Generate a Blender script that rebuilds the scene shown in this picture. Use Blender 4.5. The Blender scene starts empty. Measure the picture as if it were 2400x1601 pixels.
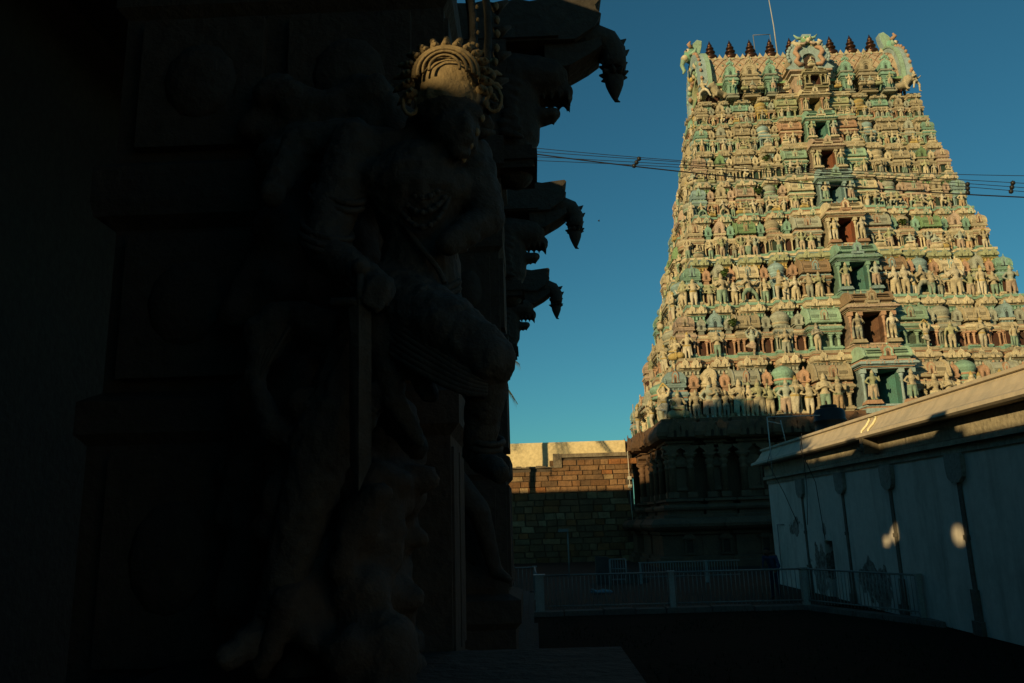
import bpy, bmesh, math, random
from math import sin, cos, pi, radians, sqrt, atan2
from mathutils import Vector, Matrix, Euler
random.seed(7)
SC = bpy.context.scene
COL = SC.collection

# ------------------------------------------------------------------ camera
CAM_H, PITCH, YAW, ROLL = 2.5, radians(12.9), radians(1.15), radians(-1.7)
def cam_dir(x, y, z):
    """image right / up / forward -> world"""
    x, y = x*cos(ROLL)-y*sin(ROLL), x*sin(ROLL)+y*cos(ROLL)
    f = z*cos(PITCH)-y*sin(PITCH); u = z*sin(PITCH)+y*cos(PITCH)
    return Vector((x*cos(YAW)-f*sin(YAW), x*sin(YAW)+f*cos(YAW), u))
cam = bpy.data.cameras.new('camera'); cam_o = bpy.data.objects.new('camera', cam); COL.objects.link(cam_o)
R_, U_, B_ = cam_dir(1,0,0), cam_dir(0,1,0), -cam_dir(0,0,1)
M = Matrix((R_, U_, B_)).transposed().to_4x4(); M.translation = (0, 0, CAM_H); cam_o.matrix_world = M
cam.lens = 28; cam.sensor_width = 36; cam.clip_start = 0.05; cam.clip_end = 6000
SC.camera = cam_o
SC.render.resolution_x, SC.render.resolution_y = 1024, 683

# ------------------------------------------------------------------ sky, sun, exposure
SUN_AZ, SUN_EL = radians(40), radians(15.5)      # the sun stands behind and to the left of the camera
w = bpy.data.worlds.new('World'); SC.world = w; w.use_nodes = True
nt = w.node_tree; nt.nodes.clear()
out = nt.nodes.new('ShaderNodeOutputWorld'); bg = nt.nodes.new('ShaderNodeBackground')
sky = nt.nodes.new('ShaderNodeTexSky'); sky.sky_type = 'NISHITA'; sky.sun_disc = False
sky.sun_elevation = SUN_EL; sky.sun_rotation = pi + SUN_AZ
sky.air_density = 1.0; sky.dust_density = 0.3; sky.ozone_density = 2.5
bg.inputs['Strength'].default_value = 0.066
tint = nt.nodes.new('ShaderNodeMix'); tint.data_type = 'RGBA'; tint.blend_type = 'MULTIPLY'; tint.inputs[0].default_value = 1.0
tint.inputs[7].default_value = (0.37, 0.98, 0.96, 1)      # clear teal-blue evening sky
nt.links.new(sky.outputs[0], tint.inputs[6]); nt.links.new(tint.outputs[2], bg.inputs['Color']); nt.links.new(bg.outputs[0], out.inputs[0])
sun = bpy.data.lights.new('sun', 'SUN'); sun.energy = 5.0; sun.angle = radians(0.53); sun.color = (1.0, 0.73, 0.34)
sun_o = bpy.data.objects.new('sun', sun); COL.objects.link(sun_o)
SUN_D = Vector((sin(SUN_AZ)*cos(SUN_EL), cos(SUN_AZ)*cos(SUN_EL), -sin(SUN_EL)))   # direction of travel
sun_o.rotation_euler = SUN_D.to_track_quat('-Z', 'Y').to_euler(); sun_o.location = (-30, -36, 20)
SC.view_settings.view_transform = 'Standard'; SC.view_settings.look = 'None'
SC.view_settings.exposure = 0.0; SC.view_settings.gamma = 1.0
SC.view_settings.use_curve_mapping = False
SC.render.engine = 'CYCLES'

# ------------------------------------------------------------------ helpers
class MB:
    """collects faces with a colour each, builds ONE mesh object"""
    def __init__(s): s.v = []; s.f = []; s.c = []; s.sm = []
    def add(s, vs, fs, col, smooth=False):
        b = len(s.v); s.v += [tuple(p) for p in vs]
        for f in fs: s.f.append(tuple(b+i for i in f)); s.c.append(col); s.sm.append(smooth)
    def box(s, x0, x1, y0, y1, z0, z1, col, taper=0.0):
        t = taper
        s.add([(x0,y0,z0),(x1,y0,z0),(x1,y1,z0),(x0,y1,z0),(x0+t,y0+t,z1),(x1-t,y0+t,z1),(x1-t,y1-t,z1),(x0+t,y1-t,z1)],
              [(3,2,1,0),(4,5,6,7),(0,1,5,4),(1,2,6,5),(2,3,7,6),(3,0,4,7)], col)
    def rings(s, rings, col, smooth=False, cap=True, cols=None):
        n = len(rings[0]); vs = [p for r in rings for p in r]
        for k in range(len(rings)-1):
            fs = [(k*n+i, k*n+(i+1) % n, (k+1)*n+(i+1) % n, (k+1)*n+i) for i in range(n)]
            if k == 0: s.add(vs, fs, cols[k] if cols else col, smooth); b = len(s.v)-len(vs)
            else:
                for f in fs: s.f.append(tuple(b+i for i in f)); s.c.append(cols[k] if cols else col); s.sm.append(smooth)
        if cap:
            L = (len(rings)-1)*n
            s.f.append(tuple(b+L+i for i in range(n))); s.c.append(cols[-1] if cols else col); s.sm.append(False)
            s.f.append(tuple(b+i for i in reversed(range(n)))); s.c.append(cols[0] if cols else col); s.sm.append(False)
    def lathe(s, prof, col, n=14, c=(0,0,0), smooth=True, cols=None):
        R = [[(c[0]+r*cos(2*pi*i/n), c[1]+r*sin(2*pi*i/n), c[2]+z) for i in range(n)] for r, z in prof]
        s.rings(R, col, smooth, True, cols)
    def rectloft(s, prof, col, c=(0,0,0), cols=None):
        R = [[(c[0]-a,c[1]-b,c[2]+z),(c[0]+a,c[1]-b,c[2]+z),(c[0]+a,c[1]+b,c[2]+z),(c[0]-a,c[1]+b,c[2]+z)] for a, b, z in prof]
        s.rings(R, col, False, True, cols)
    def tube(s, pts, rad, col, n=8, smooth=True, flat=1.0):
        P = [Vector(p) for p in pts]; R = []
        up = Vector((0,1,0))
        for i, p in enumerate(P):
            d = (P[min(i+1,len(P)-1)]-P[max(i-1,0)]).normalized()
            a = d.cross(up)
            if a.length < 1e-3: a = d.cross(Vector((1,0,0)))
            a.normalize(); b = d.cross(a)
            r = rad[i] if isinstance(rad, (list, tuple)) else rad
            R.append([p + a*r*cos(2*pi*k/n) + b*r*flat*sin(2*pi*k/n) for k in range(n)])
        s.rings(R, col, smooth)
    def ball(s, c, r, col, n=10, m=6, smooth=True):
        rx, ry, rz = r if isinstance(r, (tuple, list)) else (r, r, r)
        R = []
        for j in range(m+1):
            t = -pi/2 + pi*(j+0.02 if j == 0 else j-0.02 if j == m else j)/m
            R.append([(c[0]+rx*cos(t)*cos(2*pi*i/n), c[1]+ry*cos(t)*sin(2*pi*i/n), c[2]+rz*sin(t)) for i in range(n)])
        s.rings(R, col, smooth)
    def extrude_xz(s, poly, y0, y1, col, smooth=False):
        """outline in x,z pushed along y"""
        n = len(poly); vs = [(x,y0,z) for x,z in poly]+[(x,y1,z) for x,z in poly]
        s.add(vs, [tuple(range(n)), tuple(reversed(range(n,2*n)))], col)
        s.add(vs, [(i, n+i, n+(i+1) % n, (i+1) % n) for i in range(n)], col, smooth)
    def extrude_yz(s, poly, x0, x1, col, smooth=False):
        n = len(poly); vs = [(x0,y,z) for y,z in poly]+[(x1,y,z) for y,z in poly]
        s.add(vs, [tuple(reversed(range(n))), tuple(range(n,2*n))], col)
        s.add(vs, [(i, (i+1) % n, n+(i+1) % n, n+i) for i in range(n)], col, smooth)
    def strip_xz(s, outer, inner, y0, y1, col):
        """open horseshoe band between two outlines of equal length, thickness y0..y1"""
        n = len(outer)
        vs = [(x,y0,z) for x,z in outer]+[(x,y0,z) for x,z in inner]+[(x,y1,z) for x,z in outer]+[(x,y1,z) for x,z in inner]
        fs = []
        for i in range(n-1):
            fs += [(i,i+1,n+i+1,n+i), (2*n+i+1,2*n+i,3*n+i,3*n+i+1), (i+1,i,2*n+i,2*n+i+1), (n+i,n+i+1,3*n+i+1,3*n+i)]
        fs += [(0,n,3*n,2*n), (2*n-1,n-1,3*n-1,4*n-1)]
        s.add(vs, fs, col)
    def append(s, o, loc=(0,0,0), rz=0, sc=1.0):
        c, d = cos(rz), sin(rz)
        sx, sy, sz = sc if isinstance(sc, (tuple, list)) else (sc, sc, sc)
        b = len(s.v)
        s.v += [(loc[0]+c*x*sx-d*y*sy, loc[1]+d*x*sx+c*y*sy, loc[2]+z*sz) for x,y,z in o.v]
        s.f += [tuple(b+i for i in f) for f in o.f]; s.c += o.c; s.sm += o.sm
    def mesh(s, name, mat, fix=True):
        me = bpy.data.meshes.new(name); me.from_pydata(s.v, [], s.f)
        at = me.attributes.new('Col', 'FLOAT_COLOR', 'FACE')
        at.data.foreach_set('color', [x for c in s.c for x in (c[0], c[1], c[2], 1.0)])
        me.polygons.foreach_set('use_smooth', s.sm)
        if mat: me.materials.append(mat)
        if fix:
            bm = bmesh.new(); bm.from_mesh(me); bmesh.ops.recalc_face_normals(bm, faces=bm.faces); bm.to_mesh(me); bm.free()
        me.update(); return me

def link(name, data, parent=None, loc=(0,0,0), rz=0, sc=1.0):
    o = bpy.data.objects.new(name, data); COL.objects.link(o)
    o.location = loc; o.rotation_euler = (0,0,rz) if not isinstance(rz, (tuple,list)) else rz
    o.scale = sc if isinstance(sc, (tuple,list)) else (sc,sc,sc)
    if parent is not None: o.parent = parent
    return o
def build(mb, name, mat, parent=None, loc=(0,0,0), rz=0, sc=1.0): return link(name, mb.mesh(name, mat), parent, loc, rz, sc)
def tag(o, label, cat, group=None):
    o['label'] = label; o['category'] = cat
    if group: o['group'] = group
    return o
def thing(name, label, cat, loc=(0,0,0), rz=0, group=None): return tag(link(name, None, None, loc, rz), label, cat, group)
def kind(o, k): o['kind'] = k; return o

# ------------------------------------------------------------------ materials
def node_mat(name):
    m = bpy.data.materials.new(name); m.use_nodes = True; n = m.node_tree; n.nodes.clear()
    o = n.nodes.new('ShaderNodeOutputMaterial'); b = n.nodes.new('ShaderNodeBsdfPrincipled'); n.links.new(b.outputs[0], o.inputs[0])
    return m, n, b
def noise(n, co, scale, detail=6, rough=0.6):
    x = n.nodes.new('ShaderNodeTexNoise'); x.inputs['Scale'].default_value = scale; x.inputs['Detail'].default_value = detail
    x.inputs['Roughness'].default_value = rough; n.links.new(co, x.inputs['Vector']); return x
def ramp(n, src, a, b, ca=(0,0,0,1), cb=(1,1,1,1)):
    r = n.nodes.new('ShaderNodeValToRGB'); r.color_ramp.elements[0].position = a; r.color_ramp.elements[1].position = b
    r.color_ramp.elements[0].color = ca; r.color_ramp.elements[1].color = cb; n.links.new(src, r.inputs[0]); return r
def mixc(n, fac, a, b, mode='MIX'):
    x = n.nodes.new('ShaderNodeMix'); x.data_type = 'RGBA'; x.blend_type = mode
    for inp, v in ((0, fac), (6, a), (7, b)):
        if hasattr(v, 'links'): n.links.new(v, x.inputs[inp])
        else: x.inputs[inp].default_value = v if inp == 0 else (*v, 1)
    return x.outputs[2]
def mapped(n, src, scale):
    mp = n.nodes.new('ShaderNodeMapping'); mp.inputs['Scale'].default_value = scale; n.links.new(src, mp.inputs[0]); return mp.outputs[0]
def bump(n, b, h, strength, dist):
    x = n.nodes.new('ShaderNodeBump'); x.inputs['Strength'].default_value = strength; x.inputs['Distance'].default_value = dist
    n.links.new(h, x.inputs['Height']); n.links.new(x.outputs[0], b.inputs['Normal'])
def position(n):
    g = n.nodes.new('ShaderNodeNewGeometry'); return g.outputs['Position']

def stucco(name, grime=(0.10,0.095,0.075), amount=0.55, rough=0.85, sc=1.0, bmp=0.35, var=0.16):
    """painted, weathered surface: colour from the mesh, mottling, soot streaks and lichen from noise"""
    m, n, b = node_mat(name); P = position(n)
    at = n.nodes.new('ShaderNodeAttribute'); at.attribute_name = 'Col'
    oi = n.nodes.new('ShaderNodeObjectInfo')
    v = n.nodes.new('ShaderNodeMapRange'); v.inputs[3].default_value = 1-var; v.inputs[4].default_value = 1+var*0.5
    n.links.new(oi.outputs['Random'], v.inputs[0])
    c = mixc(n, 1.0, at.outputs['Color'], v.outputs[0], 'MULTIPLY')
    n1 = noise(n, P, 1.1*sc, 7, 0.65); g1 = ramp(n, n1.outputs[0], 0.46, 0.72)
    n2 = noise(n, mapped(n, P, (3.2*sc,3.2*sc,0.55*sc)), 1.6, 6, 0.6); g2 = ramp(n, n2.outputs[0], 0.52, 0.75)
    n3 = noise(n, P, 9*sc, 4, 0.6); g3 = ramp(n, n3.outputs[0], 0.35, 0.7, (0.78,0.78,0.78,1), (1.08,1.08,1.08,1))
    mx = n.nodes.new('ShaderNodeMath'); mx.operation = 'MAXIMUM'; n.links.new(g1.outputs[0], mx.inputs[0]); n.links.new(g2.outputs[0], mx.inputs[1])
    ml = n.nodes.new('ShaderNodeMath'); ml.operation = 'MULTIPLY'; ml.inputs[1].default_value = amount; n.links.new(mx.outputs[0], ml.inputs[0])
    c = mixc(n, ml.outputs[0], c, grime); c = mixc(n, 1.0, c, g3.outputs[0], 'MULTIPLY')
    n.links.new(c, b.inputs['Base Color']); b.inputs['Roughness'].default_value = rough
    b.inputs['Specular IOR Level'].default_value = 0.25
    bump(n, b, n3.outputs[0], bmp, 0.05)
    return m
MAT = {}
MAT['stucco'] = stucco('painted_stucco', grime=(.085,.075,.05), amount=0.52, sc=1.5, bmp=.5)
MAT['stone'] = stucco('carved_granite', grime=(0.03,0.028,0.025), amount=0.6, sc=1.2, bmp=0.6)
MAT['brick'] = stucco('wall_stone', grime=(0.05,0.03,0.018), amount=0.75, sc=1.3, bmp=0.9, var=0.28)
MAT['plaster'] = stucco('lime_plaster', grime=(0.45,0.35,0.19), amount=0.2, sc=0.6, bmp=0.15, var=0.02)
MAT['metal'] = stucco('painted_metal', grime=(0.10,0.07,0.05), amount=0.35, rough=0.5, sc=3, bmp=0.05, var=0.1)
MAT['copper'] = stucco('copper', grime=(0.03,0.02,0.015), amount=0.4, rough=0.38, sc=2, bmp=0.1, var=0.1)
MAT['copper'].node_tree.nodes['Principled BSDF'].inputs['Metallic'].default_value = 0.7
MAT['plastic'] = stucco('plastic', grime=(0.02,0.02,0.02), amount=0.2, rough=0.45, sc=1, bmp=0.05, var=0.05)
MAT['leaf'] = stucco('foliage', grime=(0.03,0.05,0.015), amount=0.3, rough=0.7, sc=1, bmp=0.0, var=0.2)
MAT['cloth'] = stucco('cloth', grime=(0.02,0.03,0.05), amount=0.2, rough=0.95, sc=4, bmp=0.1, var=0.05)

# ------------------------------------------------------------------ ground
def sheet(name, pts, z, mat, kindn='structure'):
    mb = MB(); mb.add([(x,y,z) for x,y in pts], [tuple(range(len(pts)))], (.06,.05,.035)); return kind(build(mb, name, mat), kindn)
m, n, b = node_mat('earth'); P = position(n); a = noise(n, P, .6, 8); c = noise(n, P, 6, 5)
col = mixc(n, ramp(n, a.outputs[0], .4, .6).outputs[0], (.015,.010,.006), (.010,.010,.0045)); col = mixc(n, ramp(n, c.outputs[0], .35, .7).outputs[0], col, (.02,.0135,.009))
n.links.new(col, b.inputs['Base Color']); b.inputs['Roughness'].default_value = 1; b.inputs['Specular IOR Level'].default_value = .05; bump(n, b, c.outputs[0], .6, .1); MAT['earth'] = m
m, n, b = node_mat('paving'); P = position(n); a = noise(n, P, .8, 8); br = n.nodes.new('ShaderNodeTexBrick'); br.inputs['Scale'].default_value = .8
br.inputs['Color1'].default_value = (.05,.037,.026,1); br.inputs['Color2'].default_value = (.04,.03,.022,1); br.inputs['Mortar'].default_value = (.04,.035,.03,1); br.inputs['Mortar Size'].default_value = .015
n.links.new(P, br.inputs['Vector']); col = mixc(n, ramp(n, a.outputs[0], .4, .7).outputs[0], br.outputs[0], (.035,.027,.02)); n.links.new(col, b.inputs['Base Color']); b.inputs['Roughness'].default_value = .9; b.inputs['Specular IOR Level'].default_value = .1; bump(n, b, br.outputs['Fac'], -.4, .02); MAT['paving'] = m
sheet('ground', [(-2500,-2500),(2500,-2500),(2500,2500),(-2500,2500)], -.02, MAT['earth'])
sheet('courtyard_paving', [(-14,23.6),(9.2,23.6),(9.2,31.6),(40,31.6),(40,54),(-14,54)], .03, MAT['paving'])
gr = MB(); r = random.Random(3)
for i in range(5200):
    x = r.uniform(.4,9.0); y = r.uniform(6.5,23.0)
    if sin(x*1.3+2*sin(y*.7))+cos(y*.9+sin(x*.8)*1.5) < r.uniform(-.6,1.2): continue
    a = r.uniform(0,pi); h = r.uniform(.03,.09); dx, dy = cos(a)*.012, sin(a)*.012; lx, ly = r.uniform(-.04,.04), r.uniform(-.04,.04); g = r.uniform(.6,1.2)
    gr.add([(x-dx,y-dy,-.02),(x+dx,y+dy,-.02),(x+lx,y+ly,h)], [(0,1,2)], (.02*g,.025*g,.009*g))
o = link('grass', gr.mesh('grass', MAT['leaf'], False)); kind(o, 'stuff'); o['label'] = 'short sparse grass on the dark lawn'
kb = MB(); r = random.Random(8); x = -6.0
while x < 7.3:
    L = r.uniform(.8,1.5); kb.box(x,min(x+L-.02,7.4),23.12+r.uniform(-.03,.03),23.62,-.02,.11+r.uniform(-.02,.02),(.13,.115,.095),.02); x += L
kind(build(kb, 'kerb', MAT['stone']), 'structure')
kb = MB(); x = 0
while x < 4.2:
    L = r.uniform(.6,1.1); a = -atan2(4.4, 1.75); c0 = (7.45+cos(a)*x, 23.3+sin(a)*x)
    t_ = MB(); t_.box(0,L-.02,-.2,.2,-.02,.1,(.13,.115,.095),.02); kb.append(t_, (c0[0],c0[1],0), a); x += L
kind(build(kb, 'kerb', MAT['stone']), 'structure')

# ------------------------------------------------------------------ compound wall: coursed stone, lime plastered parapet behind
WY = 52.4
wall = tag(link('compound_wall', None, None, (-2, WY, 0)), 'rough coursed sandstone wall joining the left side of the tower', 'wall')
mb = MB(); mb.box(-14,3.5,.1,.95,0,5.98,(.09,.07,.05)); mb.box(3.5,8.5,.1,.95,0,6.7,(.09,.07,.05)); build(mb, 'wall_core', MAT['brick'], wall)
SM = []
for k in range(14):
    m_ = MB(); rr = random.Random(k); e = .025
    c = [(.24,.125,.055),(.26,.145,.07),(.30,.175,.085),(.20,.115,.055),(.29,.125,.045),(.19,.115,.06),(.32,.22,.115)][k % 7]
    j = lambda: rr.uniform(-.045,.045)
    f = [(-.5+j(),-.0,0+j()),(.5+j(),-.0,0+j()),(.5+j(),0,1+j()),(-.5+j(),0,1+j())]; g = [(x*.93,-1+j()*6,.04+z*.92) for x,y,z in f]
    bk = [(x,1,z) for x,y,z in f]
    m_.add(bk+f+g, [(0,1,5,4),(1,2,6,5),(2,3,7,6),(3,0,4,7),(4,5,9,8),(5,6,10,9),(6,7,11,10),(7,4,8,11),(8,9,10,11)], c)
    SM.append(m_.mesh('stone', MAT['brick']))
r = random.Random(21); z = 0.0; cnt = 0
while z < 6.6:
    hh = r.uniform(.34,.5) if z < 4.9 else r.uniform(.26,.40)
    x = -3.5 - r.uniform(0,.6)
    topz = 5.95
    while x < 8.0:
        L = r.uniform(.4,1.25)
        lim = 6.05 if x+L < 3.45 else 6.75
        if z+hh <= lim+.02:
            o = link('stone', r.choice(SM), wall, (x+L/2, .1, z), 0, (L-.025, .05+r.uniform(0,.05), hh-.02)); cnt += 1
        x += L
    z += hh
cp = MB(); cp.box(3.45,8.2,-.04,.5,6.62,6.86,(.24,.20,.14)); cp.box(3.4,3.95,-.06,.6,5.98,6.88,(.24,.20,.14))
for i in range(22): x = -3.5+i*.32; cp.box(x,x+.33,-.02+r.uniform(-.03,.02),.5,5.98,6.05+r.uniform(0,.1),(.16,.13,.09))
build(cp, 'coping', MAT['brick'], wall)
pw = MB(); pw.extrude_yz([(1.0,0),(1.0,7.62),(1.08,7.74),(1.3,7.76),(1.3,0)], -14, 8.25, (.70,.58,.34)); build(pw, 'plastered_parapet', MAT['plaster'], wall)
# conduit with two junction boxes
cd = thing('conduit', 'thin white cable conduit with two small boxes on the stone wall', 'conduit', (4.32, WY-.0, 0))
mb = MB(); mb.tube([(2.0-.0,-.12,2.2),(1.95,-.12,4.2),(1.93,-.12,6.9)], .022, (.6,.58,.5), 6); build(mb, 'pipe', MAT['metal'], cd)
for z in (4.55,5.08):
    mb = MB(); mb.box(1.83,2.07,-.2,-.06,z,z+.2,(.6,.57,.48)); mb.box(1.87,2.03,-.215,-.2,z+.04,z+.16,(.5,.48,.4)); build(mb, 'junction_box', MAT['metal'], cd)

# ------------------------------------------------------------------ white hall on the right
m, n, b = node_mat('whitewash'); P = position(n)
at = n.nodes.new('ShaderNodeAttribute'); at.attribute_name = 'Col'
n1 = noise(n, mapped(n, P, (1,.9,.35)), .9, 8, .65); n2 = noise(n, P, 5, 6)
sep = n.nodes.new('ShaderNodeSeparateXYZ'); n.links.new(P, sep.inputs[0])
def rng_(src, a, b_, c=1.0, d=0.0):
    q = n.nodes.new('ShaderNodeMapRange'); q.inputs[1].default_value = a; q.inputs[2].default_value = b_; q.inputs[3].default_value = c; q.inputs[4].default_value = d; n.links.new(src, q.inputs[0]); return q.outputs[0]
def mth(op, a, b_):
    q = n.nodes.new('ShaderNodeMath'); q.operation = op
    for i, v in enumerate((a, b_)):
        if hasattr(v, 'links'): n.links.new(v, q.inputs[i])
        else: q.inputs[i].default_value = v
    return q.outputs[0]
# bare patches where the wash has flaked away: two low ones between the pilasters, one higher up
def blob(y0, z0, ry, rz):
    dy = mth('DIVIDE', mth('SUBTRACT', sep.outputs[1], y0), ry); dz = mth('DIVIDE', mth('SUBTRACT', sep.outputs[2], z0), rz)
    d = mth('ADD', mth('MULTIPLY', dy, dy), mth('MULTIPLY', dz, dz)); return mth('SUBTRACT', 1.0, d)
n3 = noise(n, mapped(n, P, (1,1.3,.9)), 1.5, 5, .6)
bl = mth('MAXIMUM', mth('MAXIMUM', blob(26.6,.75,1.0,1.05), blob(22.4,.7,1.3,.75)), mth('MAXIMUM', blob(28.6,2.15,.9,.45), blob(25.9,2.05,.16,.2)))
bl = mth('ADD', bl, mth('MULTIPLY', mth('SUBTRACT', n3.outputs[0], .5), 3.4))
pat = ramp(n, bl, .42, .50).outputs[0]
col = mixc(n, ramp(n, n1.outputs[0], .5, .78).outputs[0], at.outputs['Color'], (.30,.29,.25)); n4 = noise(n, mapped(n, P, (1,2.4,.22)), 1.0, 7, .65); col = mixc(n, ramp(n, n4.outputs[0], .5, .8, (0,0,0,1), (.6,.6,.6,1)).outputs[0], col, (.24,.22,.18)); n5 = noise(n, P, 7, 5, .7); pcol_ = mixc(n, ramp(n, n5.outputs[0], .4, .62).outputs[0], (.09,.075,.06), (.30,.27,.23)); col = mixc(n, pat, col, pcol_)
col = mixc(n, 1.0, col, ramp(n, n2.outputs[0], .3, .7, (.88,.88,.88,1), (1.04,1.04,1.04,1)).outputs[0], 'MULTIPLY')
n.links.new(col, b.inputs['Base Color']); b.inputs['Roughness'].default_value = .95; bump(n, b, n2.outputs[0], .25, .03); MAT['whitewash'] = m
HX, H0, H1 = 9.08, -14.0, 31.4
hall = thing('white_hall', 'long low whitewashed hall with a projecting cornice on the right', 'building', (HX, 31.4, 0))
WW = (.60,.55,.49); AP = (.50,.43,.33)
def hb(mb, name, mat): return build(mb, name, MAT[mat], hall, (-HX, -31.4, 0))
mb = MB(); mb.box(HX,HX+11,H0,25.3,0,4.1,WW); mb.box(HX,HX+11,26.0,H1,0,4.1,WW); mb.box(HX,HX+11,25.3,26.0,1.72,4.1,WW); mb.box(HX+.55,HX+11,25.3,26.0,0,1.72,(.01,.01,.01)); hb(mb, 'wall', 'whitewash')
mb = MB()
sec = [(HX+.05,5.06),(HX-.12,5.06),(HX-.12,4.99),(HX-.06,4.98),(HX-.06,4.93),(HX-.1,4.9),(HX-.2,4.74),(HX-.36,4.58),(HX-.52,4.52),(HX-.54,4.44),(HX-.48,4.40),(HX+.05,4.42)]
mb.extrude_xz(sec, H0, H1+.25, AP); hb(mb, 'cornice', 'whitewash')
mb = MB(); mb.box(HX-.12,HX+.2,H0,H1,4.26,4.40,(.42,.37,.27)); r = random.Random(4); y = H0
while y < H1:
    L = r.uniform(1.4,2.2); e = min(y+L-.015,H1); mb.box(HX-.10-r.uniform(0,.02),HX+.2,y,e,3.99,4.26,(.42,.37,.27)); mb.box(HX-.17-r.uniform(0,.02),HX+.2,y,e,3.86,3.97,(.44,.39,.29)); mb.box(HX-.05,HX+.2,y,e,3.70,3.85,(.40,.36,.28)); y += L
hb(mb, 'stone_beam', 'stone')
mb = MB(); mb.box(HX+.05,HX+11.2,H0,H1+.2,4.1,4.97,(.3,.28,.24)); hb(mb, 'roof_slab', 'plaster')
pl = MB(); ST = (.14,.125,.10)
pl.box(-.06,.3,-.13,.13,0,.9,ST); pl.box(-.10,.3,-.17,.17,0,.28,ST); pl.box(-.03,.3,-.075,.075,.9,3.1,ST); pl.box(-.05,.3,-.10,.10,1.9,2.0,ST)
pl.extrude_yz([(-.13,3.08),(.13,3.08),(.3,3.2),(.34,3.42),(.34,3.66),(.30,3.69),(-.30,3.69),(-.34,3.66),(-.34,3.42),(-.3,3.2)], -.10, .3, (.32,.30,.26))
plm = pl.mesh('pilaster', MAT['stone'])
for y in (13.9,17.43,20.8,24.0,27.6,10.4,7.0,3.5): link('pilaster', plm, hall, (0, y-31.4, 0), 0, (1,1.0,1))
# painted hook mark and drain spout on the cornice
mk = MB()
for dy in (0,.42):
    pts = [(HX-.40,dy-.02,4.52+.0),(HX-.36,dy+.05,4.60),(HX-.22,dy+.05,4.74),(HX-.135,dy+.06,4.86),(HX-.085,dy+.12,4.925),(HX-.075,dy+.3,4.945)]
    mk.tube([(x-.012,20.75+y,z+.012) for x,y,z in pts], [.02,.03,.032,.03,.028,.015], (.85,.78,.5), 6)
hb(mk, 'painted_mark', 'plaster')
sp = MB(); sp.box(HX-.5,HX+.02,20.92,21.12,4.0,4.42,(.13,.11,.08)); sp.box(HX-.62,HX,20.96,21.08,4.08,4.16,(.13,.11,.08)); hb(sp, 'drain_spout', 'stone')
tk = thing('water_tank', 'black plastic water tank on the roof of the white hall', 'water tank', (10.9, 29.2, 4.97))
mb = MB(); mb.lathe([(.52,0),(.55,.05),(.55,.35),(.575,.38),(.575,.42),(.55,.45),(.55,.8),(.575,.83),(.575,.87),(.55,.9),(.55,1.15),(.48,1.27),(.3,1.32)], (.012,.013,.014), 28); build(mb, 'shell', MAT['plastic'], tk)
mb = MB(); mb.lathe([(.3,1.3),(.3,1.4),(.26,1.43),(.05,1.45)], (.012,.013,.014), 20); build(mb, 'lid', MAT['plastic'], tk)
# pipe hand rail on the roof
rl = thing('roof_pipe_frame', 'thin grey pipe frame rising past the roof edge of the white hall', 'pipe', (9.0, 29.5, 0))
for pts in ([(-.45,-.6,3.9),(-.45,-.6,6.0)], [(-.45,-.6,6.0),(1.6,-.6,6.0)], [(.5,.5,4.97),(.35,.45,6.0)], [(-.45,-.6,5.85),(.35,.45,5.85)]):
    mb = MB(); mb.tube(pts, .022, (.4,.4,.38), 6); build(mb, 'pipe', MAT['metal'], rl)

# ------------------------------------------------------------------ sculpted figures (one continuous surface each)
def mul(c, k): return (c[0]*k, c[1]*k, c[2]*k)
def sculpt(caps, voxel, name, smooth=3, factor=0.5):
    """union of tapered capsules, re-meshed to one skin"""
    mb = MB()
    for c in caps:
        if len(c) == 2: mb.ball(c[0], c[1], (1,1,1), 12, 8); continue
        p, q, r0, r1 = c; p = Vector(p); q = Vector(q); d = q-p; L = d.length
        if L < 1e-5: mb.ball(p, r0, (1,1,1), 12, 8); continue
        d.normalize(); a = d.cross(Vector((0.3,0.9,0.2))).normalized(); b = d.cross(a); R = []
        for k in range(5):
            t = -pi/2 + (pi/2)*(k+0.06)/4.06; R.append((p + d*(r0*sin(t)), r0*cos(t)))
        for k in range(5):
            t = (pi/2)*k/4.06; R.append((q + d*(r1*sin(t)), r1*cos(t)))
        mb.rings([[o+a*r*cos(2*pi*i/12)+b*r*sin(2*pi*i/12) for i in range(12)] for o, r in R], (1,1,1))
    me = mb.mesh(name+'_raw', None); o = link(name+'_raw', me)
    md = o.modifiers.new('r', 'REMESH'); md.mode = 'VOXEL'; md.voxel_size = voxel; md.use_smooth_shade = True
    if smooth:
        sm = o.modifiers.new('s', 'SMOOTH'); sm.iterations = smooth; sm.factor = factor
    dg = bpy.context.evaluated_depsgraph_get(); ev = o.evaluated_get(dg)
    res = bpy.data.meshes.new_from_object(ev); res.name = name
    bpy.data.objects.remove(o); bpy.data.meshes.remove(me)
    return res
def paint(me, fn, mat):
    for a in list(me.attributes):
        if a.name == 'Col': me.attributes.remove(a)
    at = me.attributes.new('Col', 'FLOAT_COLOR', 'FACE'); v = me.vertices
    buf = []
    for p in me.polygons:
        c = fn(p.center); buf += [c[0], c[1], c[2], 1.0]
    at.data.foreach_set('color', buf); me.materials.clear(); me.materials.append(mat)
    me.polygons.foreach_set('use_smooth', [True]*len(me.polygons)); me.update(); return me

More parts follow.
